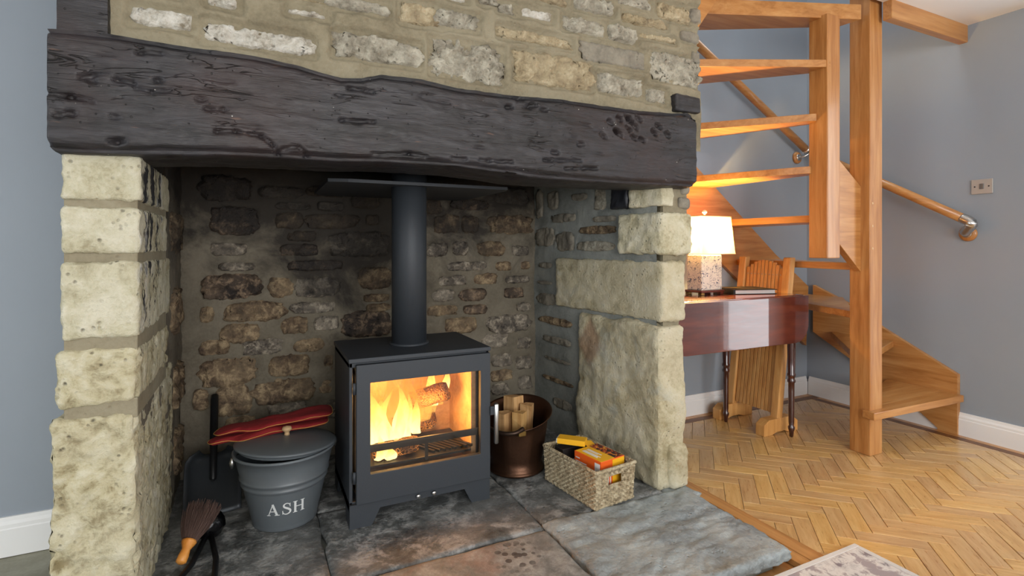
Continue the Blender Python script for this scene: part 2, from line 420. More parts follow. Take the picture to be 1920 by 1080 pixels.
def block(plan, z0, z1, mat, parent, seed=0, rad=.012, amp=.006, res=.011, fine=.004, name='stone', pit=0.0):
    """a dressed stone block: plan = four corners (counter-clockwise), rounded and weathered"""
    A, B, C, D = [np.array(p, float) for p in plan]
    lx = (np.linalg.norm(B-A)+np.linalg.norm(C-D))/2; ly = (np.linalg.norm(D-A)+np.linalg.norm(C-B))/2; lz = z1-z0
    L = np.array([lx, ly, lz]); V = []; Fc = []; off = 0
    for ax in range(3):
        o1, o2 = [(1, 2), (2, 0), (0, 1)][ax]
        for sd in (0, 1):
            n1 = int(np.clip(L[o1]/res, 3, 44)); n2 = int(np.clip(L[o2]/res, 3, 60))
            g1, g2 = np.meshgrid(np.linspace(0, L[o1], n1), np.linspace(0, L[o2], n2), indexing='ij')
            P = np.zeros((n1, n2, 3)); P[..., o1] = g1; P[..., o2] = g2; P[..., ax] = sd*L[ax]
            V.append(P.reshape(-1, 3)); Fc.append(gridf(n1, n2, off, flip=(sd == 0))); off += n1*n2
    P = np.concatenate(V); Fc = np.concatenate(Fc)
    c = np.clip(P, rad, L-rad); n = P-c; n = n/np.maximum(np.linalg.norm(n, axis=1, keepdims=True), 1e-6)
    Q = P+seed*3.1
    dsp = amp*fbm(Q, 6, 3, seed)+fine*fbm(Q, 45, 4, seed+2)-fine*.5*(1-abs(fbm(Q, 90, 2, seed+5)))
    if pit: dsp = dsp-pit*sstep(.25, .6, fbm(Q, 38, 2, seed+7))
    P = c+n*(rad+dsp[:, None])
    s, t = P[:, :1]/lx, P[:, 1:2]/ly
    XY = A*(1-s)*(1-t)+B*s*(1-t)+C*s*t+D*(1-s)*t
    W = np.concatenate([XY, P[:, 2:3]+z0], 1)
    bm = bmesh.new(); me = mesh('tmp', W, Fc); bm.from_mesh(me); bpy.data.meshes.remove(me)
    bmesh.ops.remove_doubles(bm, verts=bm.verts, dist=.0004)
    return put(name, from_bm(name, bm), mat, parent, smooth=True)

FY, BY = 1.634, 2.60
HZ = 0.04                                   # hearth top

# ================================================================== the setting
XR, YB, YL, ZC = 3.44, 2.39, 2.30, 2.2155
# floor base with parquet blocks
floor = boxes('floor', [(-3.1, 3.6, -3.0, 2.75, -.12, -.022)], MAT['border'], kind='structure',
              label='honey pine herringbone parquet floor of the room', cat='floor')
W_, L_ = .0645, .226
e1 = Vector((1, -1, 0))/math.sqrt(2); e2 = Vector((1, 1, 0))/math.sqrt(2)
org = Vector((2.160-math.sqrt(2)*W_, 1.4436, 0))
def clip_poly(P, ax, lim, sgn):
    out = []
    for i in range(len(P)):
        a, b = P[i], P[(i+1) % len(P)]; da, db = sgn*(a[ax]-lim), sgn*(b[ax]-lim)
        if da >= 0: out.append(a)
        if da*db < 0: out.append(a+(b-a)*(da/(da-db)))
    return out
GX0, GX1, GY0, GY1 = 1.69, 3.335, .42, 2.285
rnd = random.Random(3)
def block_mesh(pts, name='parquet_block'):
    bm = bmesh.new(); t = .02
    a = [bm.verts.new((p[0], p[1], -t)) for p in pts]; b = [bm.verts.new((p[0], p[1], 0)) for p in pts]
    bm.faces.new(b); n = len(pts)
    for i in range(n): bm.faces.new((a[i], a[(i+1) % n], b[(i+1) % n], b[i]))
    bmesh.ops.bevel(bm, geom=[e for e in bm.edges if all(v.co.z > -.001 for v in e.verts)], offset=.0012, segments=1, affect='EDGES')
    me = from_bm(name, bm); me.materials.append(MAT['block']); return me
gp = .0007
full = block_mesh([(gp, gp), (L_-gp, gp), (L_-gp, W_-gp), (gp, W_-gp)])
nblk = 0
for i in range(-40, 41):
    for j in range(-14, 15):
        for kind in (0, 1):
            a, b = i*W_-j*L_, i*W_+j*L_
            if kind == 0: o, ang = org+e1*a+e2*b, -45
            else: o, ang = org+e1*(a+W_)+e2*(b+W_), 45
            R = Matrix.Rotation(math.radians(ang), 4, 'Z')
            cn = [o+R @ Vector(p) for p in ((gp, gp, 0), (L_-gp, gp, 0), (L_-gp, W_-gp, 0), (gp, W_-gp, 0))]
            P = cn
            for ax, lim, sg in ((0, GX0, 1), (0, GX1, -1), (1, GY0, 1), (1, GY1, -1)):
                P = clip_poly(P, ax, lim, sg)
                if not P: break
            if not P or len(P) < 3: continue
            ar = abs(sum(P[k][0]*P[(k+1) % len(P)][1]-P[(k+1) % len(P)][0]*P[k][1] for k in range(len(P))))/2
            if ar < .0006: continue
            if nblk >= 298: continue
            whole = ar > .98*(L_-2*gp)*(W_-2*gp)
            if whole: me = full
            else:
                Ri = R.inverted(); me = block_mesh([(Ri @ (q-o)) for q in P])
            ob = bpy.data.objects.new('parquet_block', me); COL.objects.link(ob)
            ob.parent = floor; ob.location = (o.x, o.y, rnd.uniform(-.0006, .0004)); ob.rotation_euler = (0, 0, math.radians(ang))
            nblk += 1
# boards round the parquet
box('border_board', 1.625, 1.688, .42, YB, -.02, .001, MAT['border'], floor, .001)
box('border_board', 1.575, 1.623, .42, 1.64, -.02, .000, MAT['border'], floor, .001)
box('border_strip', 1.69, 3.44, 2.287, 2.335, -.02, 0, MAT['border_dk'], floor, .001)
box('border_board', 1.69, 3.44, 2.337, 2.39, -.02, 0, MAT['border'], floor, .001)
box('border_strip', 3.337, 3.385, .42, 2.285, -.02, 0, MAT['border_dk'], floor, .001)
box('border_board', 3.387, 3.44, .42, 2.285, -.02, 0, MAT['border'], floor, .001)
# tiled floor at the left of the fireplace
ft = boxes('floor_left', [(-3.1, -.46, -3.0, YL+.02, -.021, -.002)], MAT['tile'], kind='structure', label='greenish grey tiled floor left of the stone pillar', cat='floor')
box('tile', -.90, -.705, 2.06, 2.10, -.004, .001, MAT['tile_dark'], ft, .001)
box('tile', -.745, -.705, 1.5, 2.06, -.004, .001, MAT['tile_dark'], ft, .001)

# walls
boxes('wall_back', [(1.58, 3.6, YB, YB+.15, -.05, 4.5)], MAT['wall'], kind='structure', label='grey painted wall behind the winding staircase', cat='wall')
boxes('wall_right', [(XR, XR+.1, 1.0, YB+.1, -.05, 4.5), (XR, XR+.1, -3.0, .45, -.05, 2.3), (XR, XR+.1, .45, 1.0, 2.03, 2.3), (XR, XR+.1, .45, 1.0, -.05, .12)],
      MAT['wall'], kind='structure', label='grey painted wall on the right with light switch and handrail', cat='wall')
boxes('wall_left', [(-3.2, -.45, YL, YL+.15, -.05, 2.3)], MAT['wall'], kind='structure', label='grey painted wall left of the stone fireplace', cat='wall')
boxes('wall_side', [(-3.1, -3.0, -3.0, -.8, -.05, 2.3), (-3.1, -3.0, 1.0, 2.35, -.05, 2.3), (-3.1, -3.0, -.8, 1.0, -.05, .62), (-3.1, -3.0, -.8, 1.0, 1.98, 2.3)],
      MAT['wall'], kind='structure', label='grey side wall with an added window, outside the picture', cat='wall')
boxes('wall_rear', [(-3.1, -1.0, -2.9, -2.8, -.05, 2.3), (2.4, 3.5, -2.9, -2.8, -.05, 2.3), (-1.0, 2.4, -2.9, -2.8, -.05, .58), (-1.0, 2.4, -2.9, -2.8, 2.08, 2.3)],
      MAT['wall'], kind='structure', label='grey rear wall with a wide window, outside the picture', cat='wall')
def casement(name, axis, a0, a1, z0, z1, d, nb, label):
    """frame and bars of a window: axis 'x' runs along X at Y=d, 'y' along Y at X=d"""
    t = .05; L = []
    def bb(p0, p1, q0, q1):
        L.append((p0, p1, d-.03, d+.03, q0, q1) if axis == 'x' else (d-.03, d+.03, p0, p1, q0, q1))
    bb(a0, a1, z0, z0+t); bb(a0, a1, z1-t, z1); bb(a0, a0+t, z0+t, z1-t); bb(a1-t, a1, z0+t, z1-t)
    for k in range(1, nb):
        c = a0+(a1-a0)*k/nb; bb(c-.018, c+.018, z0+t, z1-t)
    boxes(name, L, MAT['white'], kind='structure', label=label, cat='window')
casement('window_1', 'x', -1.0, 2.4, .58, 2.08, -2.85, 4, 'wide white framed window in the rear wall')
casement('added_window_2', 'y', -.8, 1.0, .62, 1.98, -3.05, 3, 'added white framed window in the unseen side wall')  # unseen window added to house the side fill light
casement('door_1', 'y', .45, 1.0, .12, 2.03, XR+.05, 1, 'white framed glazed door in the right wall')
boxes('ceiling', [(-3.2, 3.6, -3.0, 1.51, ZC, ZC+.22), (-3.2, 1.5, 1.51, 2.75, ZC, ZC+.22)], MAT['ceil'], kind='structure', label='low white ceiling with the stair opening cut out', cat='ceiling')
boxes('ceiling_stairwell', [(1.3, 3.6, 1.0, 2.6, 4.5, 4.55), (1.4, 1.5, 1.4, 2.5, ZC+.22, 4.5), (1.4, 3.5, 1.3, 1.4, ZC+.22, 4.5)], MAT['ceil'], kind='structure', label='white upper walls of the stairwell above the ceiling', cat='ceiling')
box('trim_1', 2.74, XR+.02, 1.47, 1.512, 2.125, ZC+.2, MAT['pine'], None, .003, kind='structure', label='pine trimmer board along the stair opening in the ceiling', cat='trim')
def skirting(name, axis, a0, a1, d, sgn, h, label):
    prof = [(0, 0), (.018, 0), (.018, h*.70), (.0155, h*.73), (.0155, h*.82), (.010, h*.90), (.008, h), (0, h)]
    pts = [(d+sgn*p, z) for p, z in prof]
    prism(name, pts, 'x' if axis == 'x' else 'y', a0, a1, MAT['white'], None, kind='structure', label=label, cat='baseboard')
skirting('baseboard_right', 'y', 1.0, YB-.02, XR, -1, .122, 'white moulded skirting board along the right wall')
skirting('baseboard_back', 'x', 1.66, XR-.02, YB, -1, .122, 'white moulded skirting board behind the table')
skirting('baseboard_left', 'x', -3.0, -.5, YL, -1, .128, 'white moulded skirting board left of the fireplace')

# ---------------------------------------------------------------- chimney breast above the beam
up = Plane((0, FY), (1, FY), 1)
UP = [(247,12,357,61,'w'),(385,42,587,107,'w'),(388,-8,446,20,'w'),(541,18,616,38,'w'),(627,60,786,128,'g'),(610,-10,727,34,'g'),
      (750,3,828,54,'t'),(815,17,897,62,'g'),(840,-14,873,8,'w'),(896,-10,934,15,'g'),(930,4,964,30,'g'),(978,15,1033,42,'w'),
      (933,50,1068,95,'t'),(807,72,939,159,'g'),(963,94,1109,172,'t'),(1003,-12,1060,14,'t'),(1077,-12,1148,32,'g'),(1055,27,1133,71,'g'),
      (1141,45,1192,84,'g'),(1160,-10,1218,22,'g'),(1168,24,1247,59,'t'),(1200,62,1263,84,'t'),(1231,4,1290,47,'t'),(1292,14,1313,46,'s'),
      (1276,55,1311,83,'s'),(1088,76,1209,133,'s'),(1218,98,1310,164,'g'),(1297,96,1312,120,'s'),(1121,138,1203,185,'g'),(1209,166,1248,196,'g'),
      (497,-14,606,8,'t'),(232,-40,330,-6,'g'),(640,-50,760,-14,'t')]
rects = [up.rect(*r[:4]) for r in UP]
breast = mortar('wall_chimney_breast', up, -.345, 1.655, 1.42, ZC+.01, rects, MAT['mortar'], .006, .016, .007, 3, margin=(.008, .020),
                label='rubble stone chimney breast with sandy mortar above the beam', cat='wall')
for k, (r, q) in enumerate(zip(UP, rects)):
    stone(up, q, MAT[{'w': 'st_white', 'g': 'st_grey', 't': 'st_tan', 's': 'st_slate'}[r[4]]], breast,
          .006, .005 if r[4] == 's' else .020, 20+k, .0055, .22, .13)
boxes('wall_chimney_core', [(-.43, 1.645, FY+.03, 1.90, 1.32, ZC+.02), (-.40, 1.645, 1.9, 2.75, 1.75, ZC+.02), (1.52, 1.585, FY+.10, 2.75, -.02, 1.35), (1.52, 1.65, FY+.06, 2.75, 1.30, 1.75),
      (-.43, -.32, 1.70, 2.75, -.02, 1.75), (-.43, 1.58, BY+.03, 2.78, -.02, 1.75)], MAT['mortar_in'], kind='structure',
      label='solid masonry of the chimney behind the stone faces', cat='wall')
prism('flank_render', [(1.72, 0), (2.39, 0), (2.39, 1.3), (1.72, 1.3)], 'x', 1.575, 1.592, MAT['mortar'], breast)
prism('flank_render', [(FY+.035, 1.3), (2.39, 1.3), (2.39, ZC), (FY+.035, ZC)], 'x', 1.640, 1.656, MAT['mortar'], breast)

# ---------------------------------------------------------------- fireplace back
bk = Plane((0, BY), (1, BY), 1)
BK = """393 387 487 440|393 455 462 480|408 492 480 508|375 517 492 557|503 520 553 555|553 520 637 555|372 575 402 605|422 568 533 600|412 610 487 640
525 597 578 625|587 593 637 617|453 638 533 662|547 637 607 657|543 568 627 585|540 488 643 507|537 433 595 453|523 457 600 480|513 397 570 430|570 400 673 430
683 402 713 423|517 378 583 395|592 377 647 397|657 360 713 393|617 435 730 480|670 502 735 540|680 552 733 565|687 570 733 583|640 587 735 627|373 328 473 378
480 347 567 373|570 348 650 370|374 678 483 718|503 668 582 700|473 717 590 748|403 728 472 775|360 733 392 767|597 713 625 736|606 665 626 693
798 350 840 370|852 350 868 367|798 375 830 403|843 372 917 395|812 402 862 437|864 403 898 437|915 402 998 438|798 455 840 482|846 452 878 480|893 453 947 480
957 460 990 480|840 490 912 507|928 490 958 507|975 490 993 505|822 517 875 535|888 513 933 532|948 517 993 530|810 543 853 565|860 542 913 563|945 540 982 558
800 573 857 590|868 572 913 588|968 568 995 582|832 597 893 622|913 593 995 620|903 628 953 650|968 633 995 653|920 665 960 685|966 668 997 690|918 695 963 712
970 705 998 728|920 720 955 738|372 640 430 664|640 640 700 655|925 350 990 385|740 380 790 410|500 760 580 790|610 752 650 780|420 785 480 810"""
BK = [tuple(int(x) for x in t.split()) for t in BK.replace('\n', '|').split('|')]
rects = [bk.rect(*r) for r in BK]
wb = mortar('wall_fireplace_back', bk, -.30, 1.42, 0, 1.75, rects, MAT['mortar_in'], .011, .004, .012, 7, margin=(.0, .012),
            label='sooty rubble stone wall at the back of the fireplace', cat='wall')
rnd = random.Random(5)
for k, q in enumerate(rects):
    stone(bk, q, MAT[rnd.choice(['bk_a', 'bk_a', 'bk_b', 'bk_b', 'bk_c'])], wb, .010, .020, 80+k, .009, .5, .13)

# ---------------------------------------------------------------- right pillar and its inner face
rv = Plane((1.40, 2.60), (1.475, 1.70), 1)
if rv.n[0] > 0: rv.n = -rv.n
RV = """1006 359 1019 405 g|1029 360 1048 392 g|1072 364 1101 375 g|1115 354 1137 392 w|1005 428 1041 462 g|1044 436 1078 471 g|1089 425 1155 438 t|1081 452 1152 472 w
1032 402 1081 416 g|1112 406 1155 415 g|1013 491 1036 504 g|1009 525 1037 535 g|1006 547 1042 575 g|1015 590 1072 617 t|1018 625 1070 653 g|1020 664 1070 686 g|1020 700 1074 729 t|1036 741 1073 776 g"""
RV = [t.split() for t in RV.replace('\n', '|').split('|')]
rects = [rv.rect(*[int(x) for x in r[:4]]) for r in RV]
pr = mortar('wall_fireplace_right', rv, -.02, rv.L+.02, 0, 1.75, rects, MAT['mortar_rev'], .011, .003, .005, 11, margin=(0, .012),
            label='right hand stone pillar of the fireplace with large buff blocks', cat='wall')
for k, (r, q) in enumerate(zip(RV, rects)):
    stone(rv, q, MAT[{'g': 'st_slate', 't': 'bk_a', 'w': 'st_grey'}[r[4]]], pr, .008, .012, 200+k, .009, .6, .13)
RB = [  # plan corners (front inner, front outer, back outer, back inner), z0, z1, material
    ([(1.446, 1.64), (1.596, 1.635), (1.60, 2.19), (1.402, 2.19)], .03, .705, 'lime_r', .030, .018),
    ([(1.474, 1.648), (1.605, 1.645), (1.61, 2.37), (1.388, 2.37)], .712, .968, 'lime_r', .020, .006),
    ([(1.468, 1.645), (1.640, 1.640), (1.64, 1.885), (1.418, 1.885)], .99, 1.168, 'lime_plain', .020, .006),
    ([(1.476, 1.650), (1.545, 1.650), (1.55, 1.81), (1.424, 1.81)], 1.188, 1.30, 'lime_plain', .012, .004),
    ([(1.424, 1.815), (1.54, 1.815), (1.54, 1.93), (1.420, 1.93)], 1.19, 1.30, 'lime_black', .010, .003),
    ([(1.50, 1.624), (1.605, 1.622), (1.605, 1.70), (1.50, 1.70)], .03, .215, 'lime_r', .028, .012),
    ([(1.575, 1.66), (1.648, 1.655), (1.648, 1.74), (1.575, 1.74)], 1.18, 1.235, 'st_slate', .016, .006),
    ([(1.59, 1.66), (1.642, 1.655), (1.642, 1.74), (1.59, 1.74)], 1.24, 1.285, 'st_slate', .014, .006)]
for k, (pl_, z0, z1, m_, rad, amp) in enumerate(RB):
    block(pl_, z0, z1, MAT[m_], pr, 300+k, rad, amp, .010, .008)
pf = Plane((1.44, 1.675), (1.66, 1.675), 1)
prism('mortar_bed', [(1.50, .02), (1.585, .02), (1.585, .7), (1.63, 1.0), (1.63, 1.3), (1.50, 1.3)], 'y', 1.672, 1.74, MAT['mortar'], pr)

# ---------------------------------------------------------------- left pillar
lv = Plane((-.30, 2.62), (-.292, 1.66), 1)
if lv.n[0] < 0: lv.n = -lv.n
lp = mortar('wall_fireplace_left', lv, 0, lv.L, 0, 1.75, [], MAT['mortar_in'], .012, 0, .014, 13,
            label='left hand pillar of tooled cream limestone blocks', cat='wall')
LB = [((-.438, -.272), 2.15, 1.142, 1.262, 'lime', .010, .004), ((-.438, -.274), 2.10, 1.008, 1.128, 'lime', .010, .004),
      ((-.440, -.276), 2.20, .792, .990, 'lime', .012, .004), ((-.452, -.276), 2.15, .622, .772, 'lime_pit', .020, .006),
      ((-.462, -.282), 2.32, .02, .600, 'lime_pit', .018, .008)]
for k, ((x0, x1), yb, z0, z1, m_, rad, amp) in enumerate(LB):
    block([(x0, FY-.005), (x1, FY), (x1-.005, yb), (x0, yb)], z0, z1, MAT[m_], lp, 340+k, rad, amp, .0085, .006 if m_ == 'lime' else .008, pit=.0 if m_ == 'lime' else .010)
rnd = random.Random(9)
for k, (y0, y1, z0, z1) in enumerate([(2.3, 2.52, .7, .86), (2.24, 2.5, 1.0, 1.15), (2.36, 2.55, .4, .55), (2.36, 2.56, .14, .3)]):
    q = (2.62-y1, z0, 2.62-y0, z1)
    stone(lv, q, MAT['bk_a'], lp, .012, .02, 360+k, .011, .45, .12)
for zj in (1.135, .999, .781, .611):
    box('mortar_bed', -.434, -.283, 1.642, 2.1, zj-.026, zj+.026, MAT['mortar'], lp, .003)
box('mortar_core', -.43, -.30, 1.67, 2.1, .02, 1.26, MAT['mortar'], lp, 0)

# ---------------------------------------------------------------- oak beam
TOPP = [(88,52),(140,55),(205,62),(300,78),(380,92),(480,105),(560,122),(640,146),(680,146),(715,140),(790,150),(860,165),(950,177),(1050,186),(1130,198),(1200,208),(1260,212),(1290,212),(1306,222)]
BOTP = [(88,270),(96,278),(200,282),(290,283),(413,284),(520,289),(640,297),(713,298),(800,303),(867,308),(940,318),(1000,327),(1080,334),(1167,340),(1306,347)]
BYF = 1.584
tp = [pY(u, v, BYF) for u, v in TOPP]; bp = [pY(u, v, BYF) for u, v in BOTP]
nx = 420; xs = np.linspace(tp[0].x, tp[-1].x, nx)
zt = np.interp(xs, [p.x for p in tp], [p.z for p in tp]); zb = np.interp(xs, [p.x for p in bp], [p.z for p in bp])
nf, nb_, nt, nk = 56, 16, 8, 6
V = []
for i in range(nx):
    a, b = zb[i], zt[i]; yb = BYF+.30
    ring = [(BYF, a+(b-a)*k/nf) for k in range(nf)]+[(BYF+.30*k/nt, b+.0*k) for k in range(nt)]+[(yb, b-(b-a)*k/nk) for k in range(nk)]+[(yb-.30*k/nb_, a-.012*math.sin(math.pi*k/nb_)) for k in range(nb_)]
    V.append([(xs[i], y, z) for y, z in ring])
V = np.array(V); nr = V.shape[1]
cen = np.stack([xs[:, None]+0*V[..., 0], np.full(V.shape[:2], BYF+.15), ((zt+zb)/2)[:, None]+0*V[..., 2]], -1)
# round the long edges
k_ = np.arange(nr); front = k_ < nf
ez = np.minimum(abs(V[..., 2]-zt[:, None]), abs(V[..., 2]-zb[:, None]))
V[..., 1] += np.where(front[None, :], .022*(1-sstep(0, .022, ez))**2, 0)
D = .007*fbm(V, (2, 6, 6), 3, 1)+.003*fbm(V, (7, 40, 40), 3, 5)+.0025*fbm(V, (30, 30, 60), 2, 8)
D = D-.007*sstep(.5, .75, fbm(V, (9, 50, 60), 2, 21))
px = np.stack([V[..., 0], V[..., 2]], -1)
def dent(pts, wdt, dep):
    global D
    P = [np.array([q.x, q.z]) for q in (pY(u, v, BYF) for u, v in pts)]
    for a, b in zip(P, P[1:]):
        ab = b-a; t = np.clip(((px-a)@ab)/max(ab@ab, 1e-9), 0, 1)
        d = np.linalg.norm(px-a-t[..., None]*ab, axis=-1)+.003*vnoise(np.stack([px[..., 0]*60, px[..., 1]*60, 0*px[..., 0]], -1))
        D = np.where(front[None, :], D-dep*np.clip(1-d/wdt, 0, 1)**1.3, D)
for q in ([(255,165),(285,171),(320,168)], [(88,174),(130,180),(175,190)], [(405,246),(440,246),(490,254),(510,270),(525,288)], [(525,280),(560,275),(580,296)],
          [(700,288),(770,288),(800,292)], [(900,300),(960,303)], [(640,225),(700,228)], [(1020,300),(1090,302)], [(1060,316),(1120,316)], [(385,203),(420,206)],
          [(150,143),(185,138)], [(215,148),(250,155)], [(850,296),(875,298)], [(255,97),(300,99)], [(655,164),(700,172)]):
    dent(q, .009, .016)
for u, v in [(1146,228),(1163,221),(1183,226),(1157,245),(1179,240),(1191,235),(1162,249),(1189,256),(1198,220),(1227,247),(1235,235),(1252,250),(1205,260),(1132,253),(1178,218)]:
    dent([(u-3, v-2), (u+4, v+4)], .014, .022)
for u, v in [(173,152),(297,150),(215,218),(128,212),(109,216),(212,265),(225,263),(375,185),(975,185),(990,200),(1020,205),(955,200),(1000,196),(1090,270),(1040,285)]:
    dent([(u-4, v), (u+4, v+1)], .012, .016)
dirn = V-cen; dirn[..., 0] = 0
nrm = np.where(front[None, :, None], np.array([0, -1., 0]), dirn/np.maximum(np.linalg.norm(dirn, axis=-1, keepdims=True), 1e-6))
V = V+nrm*D[..., None]
idx = np.arange(nx-1)[:, None]*nr+np.arange(nr)[None, :]; jn = np.arange(nx-1)[:, None]*nr+(np.arange(nr)[None, :]+1) % nr
Fq = np.stack([idx, idx+nr, jn+nr, jn], -1).reshape(-1, 4).tolist()
Fq += [tuple(range(nr)), tuple(range((nx-1)*nr, nx*nr))[::-1]]
bm = bmesh.new(); me = mesh('tmp', V.reshape(-1, 3), Fq); bm.from_mesh(me)
put('mantel_beam', from_bm('mantel_beam', bm), MAT['beam'], None, smooth=True, label='massive blackened oak beam spanning the fireplace opening', cat='beam')
p0, p1 = pY(110, -8, FY-.01), pY(208, 60, FY-.01)
block([(p0.x, FY-.034), (p1.x, FY-.034), (p1.x, FY+.10), (p0.x, FY+.10)], 1.535, ZC+.005, MAT['beam'], None, 401, .006, .003, .012, .003, name='timber_stud')
tag(bpy.data.objects['timber_stud'], 'black timber upright standing on the left end of the beam', 'timber')
p0, p1 = pY(1260, 175, FY-.02), pY(1310, 214, FY-.02)
block([(p0.x, FY-.042), (p1.x, FY-.042), (p1.x, FY+.08), (p0.x, FY+.08)], p1.z-.006, p0.z, MAT['beam'], None, 402, .010, .006, .008, .004, name='timber_wedge')
tag(bpy.data.objects['timber_wedge'], 'charred timber wedge resting on the right end of the beam', 'timber')

# ---------------------------------------------------------------- hearth
hearth = boxes('hearth', [(-.45, 1.40, 1.16, 2.62, -.02, .012), (1.4, 1.50, 1.16, 1.9, -.02, .012)], MAT['mortar_rev'], kind='structure', label='stone flag hearth in front of and under the stove', cat='hearth')
def slab(x0, x1, y0, y1, mat, seed, amp=.003, ztop=HZ, res=.012, wav=0.0, right_rough=0):
    nu, nv = int((x1-x0)/res), int((y1-y0)/res)
    S, T = np.meshgrid(np.linspace(0, 1, nu), np.linspace(0, 1, nv), indexing='ij')
    X = x0+S*(x1-x0); Y = y0+T*(y1-y0); P = np.stack([X, Y, 0*X], -1)
    ed = np.minimum(np.minimum(X-x0, x1-X), np.minimum(Y-y0, y1-Y))
    Z = ztop+amp*fbm(P, 5, 4, seed)+amp*.5*fbm(P, 40, 3, seed+3)-.006*(1-sstep(0, .012, ed))
    if wav:
        r = fbm(P+.25*fbm(P, 4, 2, seed+30)[..., None], (9, 16, 1), 3, seed+11)
        Z = Z+wav*(np.floor(r*5+.5)/5+.25*r)+wav*.5*(1-2*abs(fbm(P, (14, 22, 1), 3, seed+12)))
    jit = .006*vnoise(P*14, seed+5)+.010*right_rough*fbm(P, 25, 3, seed+6)
    X = X+np.where(S > .5, jit, -jit)*(ed < .004); Y = Y+jit*(ed < .004)
    top = np.stack([X, Y, Z], -1).reshape(-1, 3)
    bd = [i*nv for i in range(nu)]+[(nu-1)*nv+j for j in range(1, nv)]+[i*nv+nv-1 for i in range(nu-2, -1, -1)]+[j for j in range(nv-2, 0, -1)]
    V = top.tolist(); Fq = gridf(nu, nv).tolist()
    lay = [bd]
    for q, zz in enumerate((.028, .014, 0.0)):
        base = len(V)
        for b in bd:
            x, y, _ = top[b]; k = .012*right_rough*vnoise(np.array([[x*40, y*40, q*3.]]), seed)[0]-.004*q
            cx, cy = (x0+x1)/2, (y0+y1)/2; dx, dy = x-cx, y-cy; n = math.hypot(dx, dy)
            V.append((x+dx/n*k, y+dy/n*k, zz))
        lay.append(list(range(base, base+len(bd))))
    for a, b in zip(lay, lay[1:]):
        for i in range(len(bd)):
            j = (i+1) % len(bd); Fq.append((a[i], b[i], b[j], a[j]))
    bm = bmesh.new(); me = mesh('slab', V, Fq); bm.from_mesh(me); bpy.data.meshes.remove(me)
    return put('slab', from_bm('slab', bm), mat, hearth, smooth=True)
g = .004
slab(-.45, .195-g, 1.16, 2.62, MAT['slab'], 1)
slab(.195+g, .905-g, 1.60+g, 2.06-g, MAT['slab'], 2)
slab(.195+g, .905-g, 2.06+g, 2.62, MAT['slab'], 3)
slab(.195+g, .905-g, 1.16, 1.60-g, MAT['slab_red'], 4)
slab(.905+g, 1.47, 1.63+g, 2.62, MAT['slab'], 5, ztop=HZ-.002)
slab(.905+g, 1.565, 1.14, 1.63-g, MAT['slab_blue'], 6, .004, HZ+.002, .008, .009, 1.0)
slab(1.47+g, 1.60, 1.56, 1.70, MAT['slab_blue'], 8, .004, HZ-.004, .010, .004, 1.0)

# ================================================================== stove
STV = (.547, 2.08, HZ)
st = thing('wood_stove', 'dark grey steel wood-burning stove with a lit fire behind glass', 'stove', STV)
SB = MAT['steel_black']
x0, x1, y0, y1 = .283, .812, 1.892, 2.268
box('top_plate', x0-.004, x1+.004, 1.876, 2.276, .618, .634, SB, st, .003)
boxes('body', [(x0, x0+.012, y0, y1, .095, .617), (x1-.012, x1, y0, y1, .095, .617), (x0, x1, y1-.012, y1, .095, .617),
               (x0, x1, y0, y1, .600, .617), (x0, x1, y0, y1, .100, .130)], SB, st, .002)
prism('base_skirt', [(x0, .04), (x0+.075, .04), (x0+.105, .098), (x1-.105, .098), (x1-.075, .04), (x1, .04), (x1, .124), (x0, .124)], 'y', y0-.012, y0, SB, st, 0)
for sx in (x0, x1-.012):
    prism('side_leg', [(y0, .04), (y0+.07, .04), (y0+.1, .098), (y1-.1, .098), (y1-.07, .04), (y1, .04), (y1, .11), (y0, .11)], 'x', sx, sx+.012, SB, st, 0)
dx0, dx1, dz0, dz1 = .304, .8095, .126, .612
gx0, gx1, gz0, gz1 = .352, .769, .226, .547
bm = bmesh.new()
def ringbox(bm, o, i, ya, yb):
    vo = [(o[0], o[2]), (o[1], o[2]), (o[1], o[3]), (o[0], o[3])]; vi = [(i[0], i[2]), (i[1], i[2]), (i[1], i[3]), (i[0], i[3])]
    A = [bm.verts.new((x, ya, z)) for x, z in vo]; B = [bm.verts.new((x, ya, z)) for x, z in vi]
    C = [bm.verts.new((x, yb, z)) for x, z in vo]; E = [bm.verts.new((x, yb, z)) for x, z in vi]
    for k in range(4):
        j = (k+1) % 4
        bm.faces.new((A[k], A[j], B[j], B[k])); bm.faces.new((C[k], E[k], E[j], C[j]))
        bm.faces.new((A[k], C[k], C[j], A[j])); bm.faces.new((B[k], B[j], E[j], E[k]))
ringbox(bm, (dx0, dx1, dz0, dz1), (gx0, gx1, gz0, gz1), 1.868, 1.890)
bmesh.ops.recalc_face_normals(bm, faces=bm.faces)
bmesh.ops.bevel(bm, geom=list(bm.edges), offset=.0018, segments=2, profile=.5, affect='EDGES')
door = put('door', from_bm('door', bm), SB, st)
s = NT('stove_glass'); tr = s.n('BsdfTransparent'); tr.inputs[0].default_value = (.97, .93, .88, 1); gl = s.n('BsdfGlossy', Roughness=.05)
mx = s.n('MixShader'); mx.inputs[0].default_value = .05; s.t.links.new(tr.outputs[0], mx.inputs[1]); s.t.links.new(gl.outputs[0], mx.inputs[2]); s.t.links.new(mx.outputs[0], s.out.inputs[0])
box('glass', gx0-.008, gx1+.008, 1.884, 1.888, gz0-.008, gz1+.008, s.m, door, 0)
tube('handle', [(.832, 1.862, .258), (.832, 1.862, .262), (.832, 1.862, .410), (.832, 1.862, .415)], [.006, .0095, .0095, .006], MAT['chrome'], door, 16)
box('handle_bracket', .806, .830, 1.858, 1.868, .372, .405, SB, door, .002)
for z in (.53, .22): tube('hinge', [(.298, 1.876, z-.02), (.298, 1.876, z+.02)], .006, SB, door, 10)
